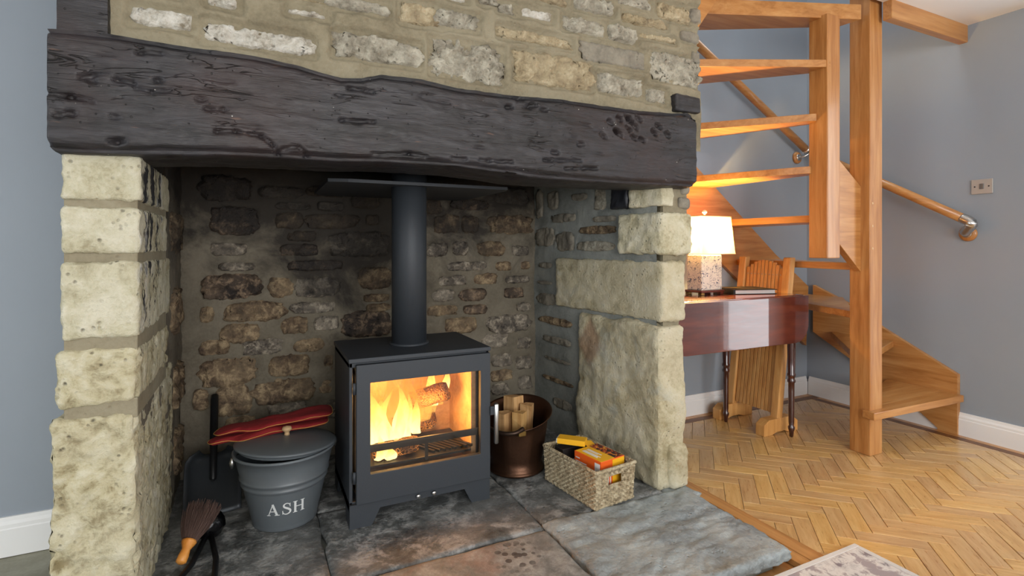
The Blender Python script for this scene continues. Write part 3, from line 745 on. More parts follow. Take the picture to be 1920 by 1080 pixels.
for u in (782, 811):
    q = pY(u, 927, 1.89)
    tube('air_knob', [(q.x, 1.893, .112), (q.x, 1.882, .112), (q.x, 1.870, .112), (q.x, 1.867, .112)], [.004, .0045, .0085, .006], MAT['chrome'], st, 14)
PX, PYY = .5475, 2.09
tube('flue_pipe', [(PX, PYY, .63), (PX, PYY, 1.0), (PX, PYY, 1.34)], .0695, SB, st, 40)
tube('flue_collar', [(PX, PYY, .632), (PX, PYY, .641)], .079, SB, st, 40)
# fire chamber lining
brick = rock('firebrick', [(.3, (150, 118, 84)), (.5, (186, 150, 108)), (.7, (200, 168, 126))], 8, .3, .9, .1)
boxes('firebox_lining', [(x0+.035, x1-.035, y1-.055, y1-.03, .135, .59), (x0+.03, x0+.05, y0+.06, y1-.03, .135, .59), (x1-.05, x1-.03, y0+.06, y1-.03, .135, .59),
                         (x0+.03, x1-.03, y0+.03, y1-.03, .13, .165), (x0+.03, x1-.03, y0+.04, y1-.05, .555, .575)], brick, st, .001)
box('log_guard', gx0-.01, gx1+.01, 1.905, 1.913, .288, .314, MAT['iron'], st, .001)
box('log_guard_stay', .56, .572, 1.905, 1.913, .225, .288, MAT['iron'], st, .001)
for k in range(8):
    xx = .57+k*.022
    box('grate_bar', xx, xx+.010, 1.93, 2.10, .232, .242, MAT['iron'], st, .001, M=Matrix.Translation((xx, 2.0, 0)) @ Matrix.Rotation(math.radians(28), 4, 'Z') @ Matrix.Translation((-xx, -2.0, 0)))
box('grate', x0+.06, x1-.06, 1.925, 2.18, .222, .231, MAT['iron'], st, .001)
# register plate
bm = bmesh.new(); ring = []
for k in range(48):
    a = 2*math.pi*k/48; c_, s_ = math.cos(a), math.sin(a)
    m_ = min(((.955-PX) if c_ > 0 else (PX-.225))/max(abs(c_), 1e-6), ((2.58-PYY) if s_ > 0 else (PYY-1.985))/max(abs(s_), 1e-6))
    ring.append([bm.verts.new((PX+c_*q_, PYY+s_*q_, z_)) for q_, z_ in ((.0715, 1.262), (m_, 1.262), (m_, 1.274), (.0715, 1.274))])
for k in range(48):
    A_r, B_r = ring[k], ring[(k+1) % 48]
    for j in range(4): bm.faces.new((A_r[j], B_r[j], B_r[(j+1) % 4], A_r[(j+1) % 4]))
put('register_plate', from_bm('register_plate', bm), SB, None, label='dark steel closure plate around the top of the flue pipe', cat='plate')
# burning logs
s = NT('burning_log'); co = s.coord(); v = s.n('TexVoronoi', Vector=co, Scale=75, _feature='DISTANCE_TO_EDGE').outputs['Distance']
nn = s.noise(co, 9, 3)
em = s.math('MULTIPLY', s.rng(v, .0, .12, 1, 0), s.rng(nn, .42, .6))
s.p(Base__Color=s.mix(s.noise(co, 20, 4), lin((40, 26, 18)), lin((120, 78, 48))), Roughness=.9, Emission__Color=(1, .35, .06, 1), Emission__Strength=s.math('MULTIPLY', em, 1.6), Normal=s.bump(s.rng(v, 0, .2), .8, .01))
ember = s.m
def firelog(p, q, r, label, seed, sides=5):
    P0, P1 = Vector(p), Vector(q); path = [P0.lerp(P1, t) for t in np.linspace(0, 1, 14)]
    Vv, Fc = tube_data(path, [r*(.86 if i in (0, 13) else 1) for i in range(14)], 18)
    Vv = np.array(Vv); c = np.repeat(np.array([list(a) for a in path]), 18, 0)
    ang = np.tile(np.arange(18)/18*2*math.pi, 14)
    Vv = c+(Vv-c)*(1+.10*np.cos(ang*3+seed)+.12*fbm(Vv, 40, 3, seed))[:, None]
    put('burning_log', mesh('burning_log', Vv, Fc), ember, None, smooth=True, label=label, cat='log')
firelog((.555, 2.115, .384), (.70, 2.05, .432), .038, 'charred burning log propped up high in the stove', 1)
firelog((.40, 2.07, .296), (.66, 2.15, .300), .042, 'burning log lying across the back of the stove grate', 2)
firelog((.38, 1.98, .262), (.55, 1.98, .268), .030, 'glowing log behind the guard bar of the stove', 3)
# flames
def flame_mat(name, c0, c1, st0, alpha):
    s = NT(name); co = s.coord('Generated'); sp = s.n('SeparateXYZ'); s.set(sp.inputs[0], co)
    oc = s.coord('Object', (9, 9, 4)); n = s.noise(oc, 2.2, 5, .6, 1.2)
    f = s.math('ADD', sp.outputs[2], s.math('MULTIPLY', s.math('SUBTRACT', n, .5), .9))
    e = s.n('Emission', Color=s.ramp(f, [(.05, c0), (.55, c1), (1.0, (1, .22, .02))]), Strength=st0)
    t = s.n('BsdfTransparent'); m = s.n('MixShader')
    s.set(m.inputs[0], s.math('MULTIPLY', s.rng(f, 1.02, .35, 0, 1), s.rng(n, .36, .56, alpha*.35, alpha)))
    s.t.links.new(t.outputs[0], m.inputs[1]); s.t.links.new(e.outputs[0], m.inputs[2]); s.t.links.new(m.outputs[0], s.out.inputs[0])
    return s.m
FM = [flame_mat('flame_core', (1, .82, .34), (1, .60, .12), 3.2, .85), flame_mat('flame_outer', (1, .50, .09), (1, .36, .05), 1.7, .5)]
fire = thing('fire', 'bright orange and yellow flames burning inside the stove', 'fire', (.54, 2.05, .25))
rnd = random.Random(21)
def flame(x, y, z0, h, w, m, seed):
    n, sg = 16, 14; V = []
    for i in range(n):
        t = i/(n-1); r = w*(math.sin(math.pi*min(1, t*.75+.22))**.9)*(1-t**2.2)+.001
        ox = .030*h/.25*math.sin(t*4.2+seed)*t+.02*t*math.sin(seed*2.1); oy = .018*math.sin(t*5+seed*1.7)*t
        for j in range(sg):
            a = 2*math.pi*j/sg
            rr = r*(1+.25*math.sin(3*a+seed+t*5))
            V.append((x+ox+rr*math.cos(a), y+oy+.55*rr*math.sin(a), z0+h*t))
    Fc = [(i*sg+j, i*sg+(j+1) % sg, (i+1)*sg+(j+1) % sg, (i+1)*sg+j) for i in range(n-1) for j in range(sg)]
    put('flame', mesh('flame', V, Fc), m, fire, smooth=True)
for k, (x, y, z, h, w, m) in enumerate([(.385, 2.0, .26, .25, .030, 0), (.415, 2.06, .27, .27, .042, 1), (.44, 2.01, .27, .20, .030, 0), (.475, 2.07, .28, .24, .040, 1), (.50, 2.03, .28, .22, .028, 0),
        (.53, 2.06, .30, .22, .040, 1), (.60, 2.07, .32, .21, .034, 1), (.655, 2.115, .36, .18, .024, 0), (.68, 2.12, .36, .18, .028, 1), (.705, 2.10, .40, .13, .018, 0), (.40, 1.96, .235, .09, .022, 0),
        (.44, 1.95, .235, .07, .026, 0), (.375, 2.10, .27, .23, .03, 1), (.56, 2.02, .29, .14, .022, 0), (.455, 2.10, .28, .27, .045, 1), (.49, 2.11, .28, .26, .040, 1), (.57, 2.10, .31, .23, .036, 1), (.42, 1.99, .26, .24, .024, 0), (.52, 2.0, .28, .19, .020, 0), (.465, 1.985, .26, .18, .022, 0), (.635, 2.09, .34, .19, .026, 1), (.37, 2.03, .26, .20, .022, 0)]):
    flame(x, y, z, h, w, FM[m], k*1.3)
def plight(name, loc, power, col, r, parent):
    l = bpy.data.lights.new(name, 'POINT'); l.energy = power; l.color = col; l.shadow_soft_size = r
    o = bpy.data.objects.new(name, l); COL.objects.link(o); o.location = loc
    return o
plight('fire_glow', (.47, 2.05, .44), 8, (1, .48, .12), .05, fire)
plight('ember_glow', (.60, 1.99, .40), 5, (1, .48, .12), .04, fire)

# ================================================================== ash bucket
BC = Vector((.086, 2.078, HZ))
bu = thing('ash_bucket', 'grey enamelled ash bucket with lid, lettered ASH', 'bucket', BC)
rb, rt, hb = .106, .168, .262
def rad(z): return rb+(rt-rb)*z/hb
prof = [(0, .004), (rb-.004, .004), (rb, 0), (rb+.003, .004), (rad(.012), .012)]
for z in np.linspace(.02, .138, 8): prof.append((rad(z), z))
for zc in (.150, .172):
    prof += [(rad(zc-.008), zc-.008), (rad(zc-.004)+.003, zc-.004), (rad(zc)+.0045, zc), (rad(zc+.004)+.003, zc+.004), (rad(zc+.008), zc+.008)]
prof += [(rad(.22), .22), (rad(.252), .252), (rt+.004, .254), (rt+.006, .259), (rt+.003, .264), (rt-.003, .262), (rad(.2)-.004, .2)]
lathe('body', prof, BC, MAT['bucket'], bu, 56)
ML = Matrix.Rotation(math.radians(3.5), 4, 'Y') @ Matrix.Rotation(math.radians(-2), 4, 'X')
lid = lathe('lid', [(rt-.012, -.012), (rt-.010, .0), (rt+.004, .002), (rt+.005, .006), (rt-.004, .009), (.10, .014), (.03, .017), (0, .017)], BC+Vector((.004, 0, hb+.009)), MAT['bucket'], bu, 48, M=ML)
kn = pz(538, 811, .335)
lathe('knob', [(0, 0), (.010, 0), (.009, .008), (.008, .012), (.016, .019), (.018, .024), (.014, .031), (0, .034)], (kn.x, kn.y, .326), plain('beech_knob', (190, 160, 120), .5), lid, 20)
for a in (195, 5):
    c = BC+Vector((math.cos(math.radians(a))*(rt+.008), math.sin(math.radians(a))*(rt+.008), .245))
    tube('handle_lug', [c+Vector((0, 0, -.02)), c, c+Vector((0, 0, .016))], [.004, .009, .003], MAT['chrome'], bu, 10)
hl = []
for t in np.linspace(0, 1, 22):
    a = math.radians(195+(5-195+360-180)*0); an = math.pi*t
    A = Vector((math.cos(math.radians(195)), math.sin(math.radians(195)), 0))*(rt+.01); B = Vector((math.cos(math.radians(5)), math.sin(math.radians(5)), 0))*(rt+.01)
    m_ = (A+B)/2; hl.append(BC+Vector((0, 0, .25))+m_+(A-m_)*math.cos(an)+Vector((0, .185*math.sin(an), -.02*math.sin(an))))
tube('bail_handle', hl, .0028, MAT['chrome'], bu, 8)
# lettering ASH wrapped on the bucket
def strip(p, q, w):
    p, q = Vector((*p, 0)), Vector((*q, 0)); d = (q-p).normalized(); n = Vector((-d.y, d.x, 0))*w/2
    return [(p-n)[:2], (q-n)[:2], (q+n)[:2], (p+n)[:2]]
polys = []
Hh = 1.0
A_ = [strip((.42, 1.0), (.10, .04), .07), strip((.40, 1.0), (.74, .04), .17), strip((.22, .36), (.62, .36), .07), strip((-.03, .03), (.25, .03), .06), strip((.56, .03), (.94, .03), .06)]
S_pts = [(.60, .70), (.56, .86), (.42, .965), (.26, .95), (.14, .84), (.16, .68), (.32, .57), (.50, .46), (.62, .32), (.58, .14), (.40, .03), (.22, .04), (.09, .16), (.05, .33)]
sw = [.05, .07, .07, .09, .12, .15, .17, .17, .15, .12, .09, .07, .07, .05]
Sc = [Vector((*p, 0)) for p in S_pts]; Sf = bez(Sc, 5); wf = np.interp(np.linspace(0, 13, len(Sf)), range(14), sw)
S_ = [strip(tuple(a[:2]), tuple((b+(b-a)*.15)[:2]), w) for a, b, w in zip(Sf, Sf[1:], wf)]+[strip((.60, .64), (.60, .97), .05), strip((.06, .03), (.06, .36), .05)]
H_ = [strip((.17, 0), (.17, 1), .17), strip((.75, 0), (.75, 1), .17), strip((.17, .52), (.75, .52), .07)]+[strip((c-.17, z), (c+.17, z), .06) for c in (.17, .75) for z in (.03, .97)]
for L, off in ((A_, 0), (S_, 1.10), (H_, 1.92)):
    for q in L: polys.append([(x+off, y) for x, y in q])
V, Fc = [], []
LH = .043; tw = 2.84*LH
cth = math.atan2(-BC.y, -BC.x)+math.radians(1.5)
for q in polys:
    n0 = len(V); nn_ = 4
    for k in range(nn_+1):          # subdivide along both edges so the strip follows the curve
        t = k/nn_
        for (a, b) in ((q[0], q[1]), (q[3], q[2])):
            x, y = a[0]+(b[0]-a[0])*t, a[1]+(b[1]-a[1])*t
            z = .066+y*LH; R = rad(z)+.0009; th = cth+(x*LH-tw/2)/R
            V.append((BC.x+R*math.cos(th), BC.y+R*math.sin(th), BC.z+z))
    for k in range(nn_): Fc.append((n0+2*k, n0+2*k+2, n0+2*k+3, n0+2*k+1))
put('lettering', mesh('lettering', V, Fc), MAT['textwhite'], bu, label='white serif letters reading ASH')

# red gauntlet gloves lying over the lid
def glove(name, zoff, dx, dy, seed, label):
    out = [(-.215, -.022), (-.222, .012), (-.20, .034), (-.17, .042), (-.13, .040), (-.10, .050), (-.04, .052), (.02, .052), (.08, .058), (.15, .068), (.205, .070), (.218, .05), (.215, .0),
           (.20, -.048), (.15, -.056), (.08, -.046), (.02, -.040), (-.03, -.046), (-.07, -.060), (-.11, -.062), (-.13, -.050), (-.15, -.040), (-.18, -.040), (-.205, -.034)]
    P = bez([(*p, 0) for p in out]+[(*out[0], 0)], 4)[:-1]; n = len(P); V = []; Fc = []
    rings = [(1.0, 0), (1.02, .008), (.97, .015), (.85, .021), (.6, .025), (.3, .026), (0.02, .026)]
    for s_, h in rings:
        for p in P: V.append((p.x*(s_ if s_ > .5 else s_+.0), p.y*s_, h))
    for r in range(len(rings)-1):
        for j in range(n): Fc.append((r*n+j, r*n+(j+1) % n, (r+1)*n+(j+1) % n, (r+1)*n+j))
    Fc.append(tuple(range(n))[::-1]); Fc.append(tuple((len(rings)-1)*n+j for j in range(n)))
    V = np.array(V); V[:, 0] *= .93; V[:, 2] = V[:, 2]*(.75+.35*fbm(V, 9, 2, seed))+.006*fbm(V, (16, 22, 1), 3, seed+2)*(V[:, 2] > .004)
    ov = np.clip((-.150-V[:, 0])/.08, 0, 1); V[:, 2] -= .016*ov**2            # fingers sag past the lid
    V[:, 2] += .008*np.clip((V[:, 0]-.02)/.2, 0, 1)
    M = Matrix.Translation((BC.x-.030+dx, BC.y+.108+dy, BC.z+hb+.0265+zoff)) @ Matrix.Rotation(math.radians(4), 4, 'Z') @ Matrix.Rotation(math.radians(-1), 4, 'Y')
    V = np.array([M @ Vector(v) for v in V])
    root = put(name, mesh(name, V, Fc), MAT['glove'], None, smooth=True, label=label, cat='glove', group='red gauntlet gloves')
    pp = [Vector(V[n+j]) for j in range(n)]; pp.append(pp[0])
    tube('piping', pp, .0011, MAT['stitch'], root, 6, label='yellow stitched seam')
glove('gauntlet_glove', 0, -.012, -.010, 3, 'lower red suede gauntlet glove, lying directly on the bucket lid')
glove('gauntlet_glove', .025, .006, .006, 7, 'upper red suede gauntlet glove, on top of the other glove')

# ---------------------------------------------------------------- coal shovel leaning on the back wall
b0 = pz(398, 966, HZ+.004); tpt = pY(402, 746, BY-.03)
sh = thing('coal_shovel', 'black iron coal shovel leaning in the left corner of the fireplace', 'shovel', (b0.x, b0.y, HZ))
ax_ = (tpt-b0).normalized(); sd_ = Vector((1, 0.12, 0)).normalized(); nr_ = sd_.cross(ax_).normalized()
if nr_.y > 0: nr_ = -nr_
Lb = .245; nu, nv = 15, 14; V = []
for i in range(nu):
    a = -1+2*i/(nu-1)
    for j in range(nv):
        t = j/(nv-1); w = .094*(1 if t < .8 else math.sqrt(max(0, 1-((t-.8)/.2)**2*.75)))
        V.append(b0+sd_*(a*w)+ax_*(t*Lb)+nr_*(.030*abs(a)**5*(.3+t)))
me = mesh('blade', [tuple(v) for v in V], gridf(nu, nv)); bl = put('blade', me, plain('shovel_steel', (50, 54, 58), .45, .5, bumpy=.1), sh, smooth=True)
md = bl.modifiers.new('th', 'SOLIDIFY'); md.thickness = .003
LL = (tpt-b0).length
tube('handle', [b0+ax_*t+nr_*.016 for t in (Lb*.50, Lb*.53, Lb*.95, Lb*1.1, LL-.02, LL)], [.004, .011, .013, .0145, .0155, .014], MAT['iron'], sh, 18)

# ---------------------------------------------------------------- hearth brush, iron ball end and tongs
bb = Vector((-.150, 2.03, HZ+.050))
def fuzz(V): return V*(1+.10*vnoise(V*160, 3)[:, None])
t_ = thing('fire_tongs', 'black iron fire tongs lying on the hearth, ball end by the shovel', 'tongs', (bb.x, bb.y, HZ))
pr_ = [(math.sin(a)*.046+.0001, -math.cos(a)*.046) for a in np.linspace(0, math.pi, 14)]
lathe('ball_end', pr_, bb, plain('glossy_black_iron', (14, 14, 16), .22, .4, bumpy=.8, bscale=55), t_, 24, wob=fuzz)
for k, dx in enumerate((-.035, .03)):
    tube('arm', [bb+Vector((dx*.2, -.03, -.02)), Vector((bb.x+dx, 1.86, HZ+.018)), Vector((-.165+dx*1.6-.03*(1-k), 1.70, HZ+.009)), Vector((-.175+dx*1.8-.03*(1-k), 1.52, HZ+.009))], .0085, MAT['iron'], t_, 10)
h0, h1 = pz(340, 1052, HZ+.035), Vector((-.168, 1.975, HZ+.125))
br = thing('hearth_brush', 'hearth brush with orange wooden handle and brown bristles propped upward', 'brush', (h0.x, h0.y, HZ))
d = (h1-h0).normalized(); Lt = (h1-h0).length
def onb(t): return h0+d*(Lt*t)
tube('handle', [onb(-.05), onb(-.02), onb(.10), onb(.22), onb(.34), onb(.38)], [.008, .015, .015, .012, .021, .022], wood('orange_handle', (168, 98, 34), (205, 132, 52), (222, 156, 80), 'y', .4), br, 16)
V, Fc = [], []; rnd = random.Random(4)
s1 = d.cross(Vector((0, 0, 1))).normalized(); s2 = s1.cross(d)
for k in range(900):
    a = rnd.uniform(0, 2*math.pi); r = math.sqrt(rnd.random())
    o = onb(.36)+(s1*math.cos(a)+s2*math.sin(a)*.6)*r*.021
    L = Lt*rnd.uniform(.55, .80); e = o+d*L+(s1*math.cos(a)+s2*math.sin(a)*.6)*r*.030+Vector([rnd.gauss(0, .005) for _ in range(3)])
    w = s1*.0008; m_ = (o+e)/2+(s1*math.cos(a)+s2*math.sin(a)*.6)*r*.006; n0 = len(V)
    w2 = s2*.0008
    for p in (o, m_, e): V += [tuple(p-w), tuple(p+w), tuple(p+w2)]
    for q in (0, 3): Fc += [(n0+q, n0+q+1, n0+q+4, n0+q+3), (n0+q+1, n0+q+2, n0+q+5, n0+q+4), (n0+q+2, n0+q, n0+q+3, n0+q+5)]
put('bristles', mesh('bristles', V, Fc), plain('brown_bristle', (74, 54, 46), .8, var=.3), br, kind='stuff')

# ================================================================== copper scuttle with split logs
SC = Vector((1.035, 2.10, HZ))
sc = thing('coal_scuttle', 'aged copper scuttle holding split logs beside the stove', 'scuttle', SC)
seg = 48
def scut(V):
    a = np.arctan2(V[:, 1], V[:, 0]); r = np.hypot(V[:, 0], V[:, 1])
    oc = np.cos(math.pi/8)/np.cos((a % (math.pi/4))-math.pi/8); k = np.clip((V[:, 2]-.03)/.05, 0, 1)*np.clip((.24-V[:, 2])/.05, 0, 1)
    f = 1+(oc*1.03-1)*k*.8; V = V.copy(); V[:, 0] *= f; V[:, 1] *= f
    lift = np.clip((V[:, 2]-.17)/.08, 0, 1); V[:, 2] += lift*(.038*np.cos(a-math.radians(40)))
    return V
lathe('body', [(0, .006), (.112, .006), (.122, 0), (.126, .006), (.122, .014), (.117, .018), (.119, .026), (.112, .034), (.118, .06), (.130, .13), (.139, .19), (.144, .222), (.158, .238), (.162, .243), (.160, .246),
               (.155, .241), (.140, .222), (.134, .19), (.112, .06), (.0, .05)], SC, MAT['copper'], sc, seg, wob=scut)
ha, hb2 = pz(1003, 792, .275), pz(905, 790, .27)
for c in (Vector((SC.x-.045, SC.y-.140, .245)),):
    box('lug', c.x-.016, c.x+.020, c.y-.012, c.y+.004, c.z-.016, c.z+.012, MAT['brass'], sc, .005)
tube('bail_handle', bez([Vector((SC.x-.04, SC.y-.15, .262)), Vector((SC.x-.085, SC.y-.155, .252)), Vector((SC.x-.135, SC.y-.115, .25)), Vector((SC.x-.168, SC.y-.02, .262)), Vector((SC.x-.155, SC.y+.06, .275))], 6),
     [.010]*3+[.0085]*22, plain('dark_copper', (70, 56, 48), .4, .8), sc, 12)
def splitlog(p, q, r, ang, seed, label):
    P0, P1 = Vector(p), Vector(q); d = (P1-P0).normalized(); s1 = d.cross(Vector((.3, .2, 1))).normalized(); s2 = s1.cross(d)
    prof = [(0, 0)]+[(r*math.cos(a), r*math.sin(a)) for a in np.linspace(0, ang, 9)]
    n = len(prof); V = []; rr = random.Random(seed)
    for t in np.linspace(0, 1, 8):
        k = 1+.05*rr.uniform(-1, 1)
        for x, y in prof: V.append(P0.lerp(P1, t)+(s1*(x-r*.4)+s2*(y-r*.4))*k)
    V = np.array([list(v) for v in V]); V += .003*fbm(V, 60, 2, seed)[:, None]
    Fc = [(i*n+j, i*n+(j+1) % n, (i+1)*n+(j+1) % n, (i+1)*n+j) for i in range(7) for j in range(n)]
    Fc += [tuple(range(n))[::-1], tuple(7*n+j for j in range(n))]
    put('split_log', mesh('split_log', V, Fc), MAT['log'], None, label=label, cat='log', group='split logs in the copper scuttle')
for k, (dx, dy, h, label) in enumerate(((-.006, -.054, .262, 'upright split log at the front of the copper scuttle'), (.010, .056, .300, 'tallest split log at the back of the copper scuttle'),
        (-.060, .004, .250, 'split log nearest the stove in the copper scuttle'), (.062, .0, .272, 'pale split log on the right side of the copper scuttle'))):
    splitlog((SC.x+dx*.93, SC.y+dy*.93, .110), (SC.x+dx*1.06, SC.y+dy*1.06, HZ+h), (.050, .056, .052, .054)[k], (1.5, 1.9, 1.7, 1.35)[k], k+1, label)

# ================================================================== seagrass basket
BO = Vector((1.124, 1.610, HZ)); BM = Matrix.Translation(BO) @ Matrix.Rotation(math.radians(6.5), 4, 'Z')
ba = thing('seagrass_basket', 'woven seagrass basket holding fire-lighting boxes by the right pillar', 'basket', BO)
bw, bd, bh = .200, .330, .143
def basket_wall(p0, p1, hole=None):
    """woven wall from p0 to p1 (plan, outer face), rows of alternating strands"""
    P0, P1 = Vector((*p0, 0)), Vector((*p1, 0)); L = (P1-P0).length; d = (P1-P0)/L; nrm = Vector((d.y, -d.x, 0))
    rows = 17; nv = rows*5+1; cols = int(L/.0125); nu = cols*5+1
    S, T = np.meshgrid(np.linspace(0, 1, nu), np.linspace(0, 1, nv), indexing='ij')
    row = np.minimum((T*rows).astype(int), rows-1); fr = T*rows-row
    ph = S*cols*math.pi+row*math.pi+.5*vnoise(np.stack([S*14, row*1.7, 0*S], -1), 3)
    H = .0042*np.sin(ph)*np.sqrt(np.clip(1-(2*fr-1)**2, 0, 1))+.0022*np.sqrt(np.clip(1-(2*fr-1)**2, 0, 1))+.0012*vnoise(np.stack([S*L*500, T*90, 0*S], -1), 8)
    fl = 1+.03*T
    cx, cy = bw/2, bd/2
    V = []
    X = P0.x+S*(P1.x-P0.x); Y = P0.y+S*(P1.y-P0.y)
    X = cx+(X-cx)*(.955+.045*T)+nrm.x*H; Y = cy+(Y-cy)*(.955+.045*T)+nrm.y*H
    V = np.stack([X, Y, T*bh], -1).reshape(-1, 3)
    Fq = gridf(nu, nv)
    if hole is not None:
        c = V[Fq].mean(1); sc_ = (S.reshape(-1)[Fq].mean(1)); tc_ = (T.reshape(-1)[Fq].mean(1))
        Fq = Fq[~((sc_ > hole[0]) & (sc_ < hole[1]) & (tc_ > hole[2]) & (tc_ < hole[3]))]
    V = np.array([BM @ Vector(v) for v in V])
    o = put('woven_side', mesh('woven_side', V, Fq), MAT['grass'], ba, smooth=True)
    m = o.modifiers.new('th', 'SOLIDIFY'); m.thickness = .006; m.offset = -1
    return o
cor = [(0, 0), (bw, 0), (bw, bd), (0, bd)]
HOLE = (.30, .68, .56, .83)
for k in range(4): basket_wall(cor[k], cor[(k+1) % 4], HOLE if k == 0 else None)
def rope(name, pts, r, closed=False):
    P = []; seg_ = .0035
    for a, b in zip(pts, pts[1:]):
        a, b = Vector(a), Vector(b); n = max(2, int((b-a).length/seg_))
        P += [a.lerp(b, k/n) for k in range(n)]
    P.append(Vector(pts[-1]))
    P = [BM @ p for p in P]
    return tube(name, P, [r*(.80+.28*abs(math.sin(k*.95))) for k in range(len(P))], MAT['grass'], ba, 8)
rope('rim', [(0, 0, bh), (bw, 0, bh), (bw, bd, bh), (0, bd, bh), (0, 0, bh)], .0075)
rope('base_rim', [(x*.955+bw*.0225, y*.955+bd*.0225, .008) for x, y in cor+[cor[0]]], .0062)
hx = [bw*(.5+(s-.5)*.985) for s in HOLE[:2]]; yy = .0045
rope('handle_rim', [(hx[0], yy, bh*.56), (hx[1], yy, bh*.56), (hx[1], yy, bh*.83), (hx[0], yy, bh*.83), (hx[0], yy, bh*.56)], .0042)
box('base', .008, bw-.008, .012, bd-.012, .002, .010, MAT['grass'], ba, 0, M=BM)
# boxes in the basket
def tinted(name, c, rough=.45): return plain(name, c, rough, var=.05)
OR, YE, BK_, GR = tinted('orange_card', (232, 98, 30)), tinted('yellow_card', (240, 180, 32)), tinted('black_card', (34, 30, 30)), tinted('grey_card', (150, 156, 160))
FMx = BM @ Matrix.Translation((.052, .030, .012)) @ Matrix.Rotation(math.radians(3), 4, 'Z')
fb = thing('firelighter_box', 'orange and yellow box of firelighters in the seagrass basket', 'box', FMx @ Vector((0, 0, 0)))
fw, fd, fh = .128, .150, .150
box('carton', 0, fw, 0, fd, 0, fh, OR, fb, .0015, M=FMx)
def decal(name, x0, x1, y0, y1, z0, z1, mat, par=None, M=FMx):
    return box(name, x0, x1, y0, y1, z0, z1, mat, par or fb, 0, M=M)
e = .0008
decal('top_panel', .003, fw*.60, .003, fd-.003, fh, fh+e, YE)
s = NT('flame_photo_print'); co = s.coord('Object', (40, 40, 40)); nz = s.noise(co, 1.2, 4, .6, 1.0)
s.p(Base__Color=s.ramp(nz, [(.46, lin((30, 24, 26))), (.55, lin((190, 60, 24))), (.62, lin((250, 190, 50))), (.72, lin((40, 30, 30)))]), Roughness=.4)
decal('picture_panel', fw*.60, fw-.002, .003, fd-.003, fh, fh+e, s.m)
decal('front_panel', fw*.48, fw-.002, -e, 0, .003, fh-.003, YE)
decal('badge', -e, 0, .006, .034, fh-.062, fh-.010, MAT['textwhite'])
for k, (zz, l) in enumerate(((.020, .022), (.034, .062), (.042, .068), (.050, .050), (.058, .064))):
    decal('print_line', -e, 0, .142-l, .142, fh-zz-.004, fh-zz, MAT['textwhite'])
for k, (xx, l) in enumerate(((.050, .075), (.042, .062), (.030, .09), (.024, .08), (.018, .085))):
    decal('print_line', xx, xx+.004, .125-l, .125, fh+e, fh+2*e, MAT['textwhite'])
for k in range(4): decal('print_line', .016+.011*k, .020+.011*k, -e, 0, .055, .112-.008*(k % 2), MAT['textwhite'])
fl_m = BM @ Matrix.Translation((.146, .190, .152)) @ Matrix.Rotation(math.radians(20), 4, 'X') @ Matrix.Rotation(math.radians(14), 4, 'Y')
box('open_flap', -.028, .030, -.006, .04, 0, .0015, YE, fb, 0, M=fl_m)
mm = BM @ Matrix.Translation((.085, .240, .1745)) @ Matrix.Rotation(math.radians(38), 4, 'Z')
mb = thing('match_box', 'long yellow matchbox with a white end lying across the basket', 'box', mm @ Vector((0, 0, 0)))
box('sleeve', -.026, .026, -.055, .062, -.011, .011, YE, mb, .001, M=mm)
box('tray', -.0235, .0235, .056, .066, -.009, .009, MAT['textwhite'], mb, .001, M=mm)
box('striker', .0258, .0268, -.050, .058, -.008, .008, tinted('striker_brown', (120, 100, 96), .9), mb, 0, M=mm)
m2 = BM @ Matrix.Translation((.055, .210, .100)) @ Matrix.Rotation(math.radians(9), 4, 'Y')
box('paper_packet', -.036, .050, -.019, .019, -.010, .010, GR, None, .003, M=m2, label='grey paper packet lying flat in the seagrass basket', cat='packet')
m3 = BM @ Matrix.Translation((.08, .265, .078))
box('black_carton', -.05, .07, -.028, .028, -.062, .070, BK_, None, .002, M=m3, label='black carton at the far end of the seagrass basket', cat='carton')

# ================================================================== staircase
sr = thing('staircase', 'open-tread winding pine staircase with square posts', 'staircase', (2.73, 1.585, 0))
box('newel_post', 2.68, 2.78, 1.535, 1.635, 0, 3.05, MAT['pine_z'], sr, .004)
box('hanging_post', 2.42, 2.515, 1.578, 1.672, .968, 2.13, MAT['pine_z'], sr, .004)
prism('link_string', [(2.513, 1.440), (2.684, 1.320), (2.684, .897), (2.513, 1.036)], 'y', 1.580, 1.616, MAT['pine'], sr, .002)
TR = [(.224, [(2.655, 1.502), (3.41, 1.474), (3.41, 1.86), (2.77, 1.64), (2.66, 1.56)]),
      (.460, [(2.75, 1.60), (3.41, 1.82), (3.41, 2.20), (2.76, 1.645)]),
      (.694, [(2.705, 1.62), (3.41, 2.12), (3.41, 2.36), (3.02, 2.36)]),
      (.941, [(2.700, 1.61), (2.740, 1.62), (3.09, 2.36), (2.722, 2.36), (2.722, 1.90)]),
      (1.178, [(2.44, 1.655), (2.60, 1.59), (2.64, 1.60), (2.74, 2.36), (2.42, 2.36)]),
      (1.415, [(2.41, 1.66), (2.48, 1.66), (2.48, 2.36), (2.08, 2.36)]),
      (1.660, [(2.395, 1.615), (2.45, 1.665), (2.13, 2.36), (1.71, 2.36)]),
      (1.911, [(2.44, 1.575), (2.46, 1.66), (1.76, 2.36), (1.668, 2.36), (1.668, 1.935)]),
      (2.190, [(2.61, 1.535), (2.60, 1.64), (1.668, 2.16), (1.668, 1.90)])]
for k, (z, P) in enumerate(TR):
    prism('tread', P, 'z', z-(.036 if k < 8 else .072), z, MAT['pine' if k not in (3, 4) else 'pine_y'], sr, .003)
def onX(u, v): q = pX(u, v, XR-.03); return (q.y, q.z)
def onYb(u, v): q = pY(u, v, YB-.03); return (q.x, q.z)
ys = [onX(*p) for p in ((1795,703),(1655,615),(1592,570),(1524,534),(1524,622),(1591,671),(1720,768),(1757,802))]
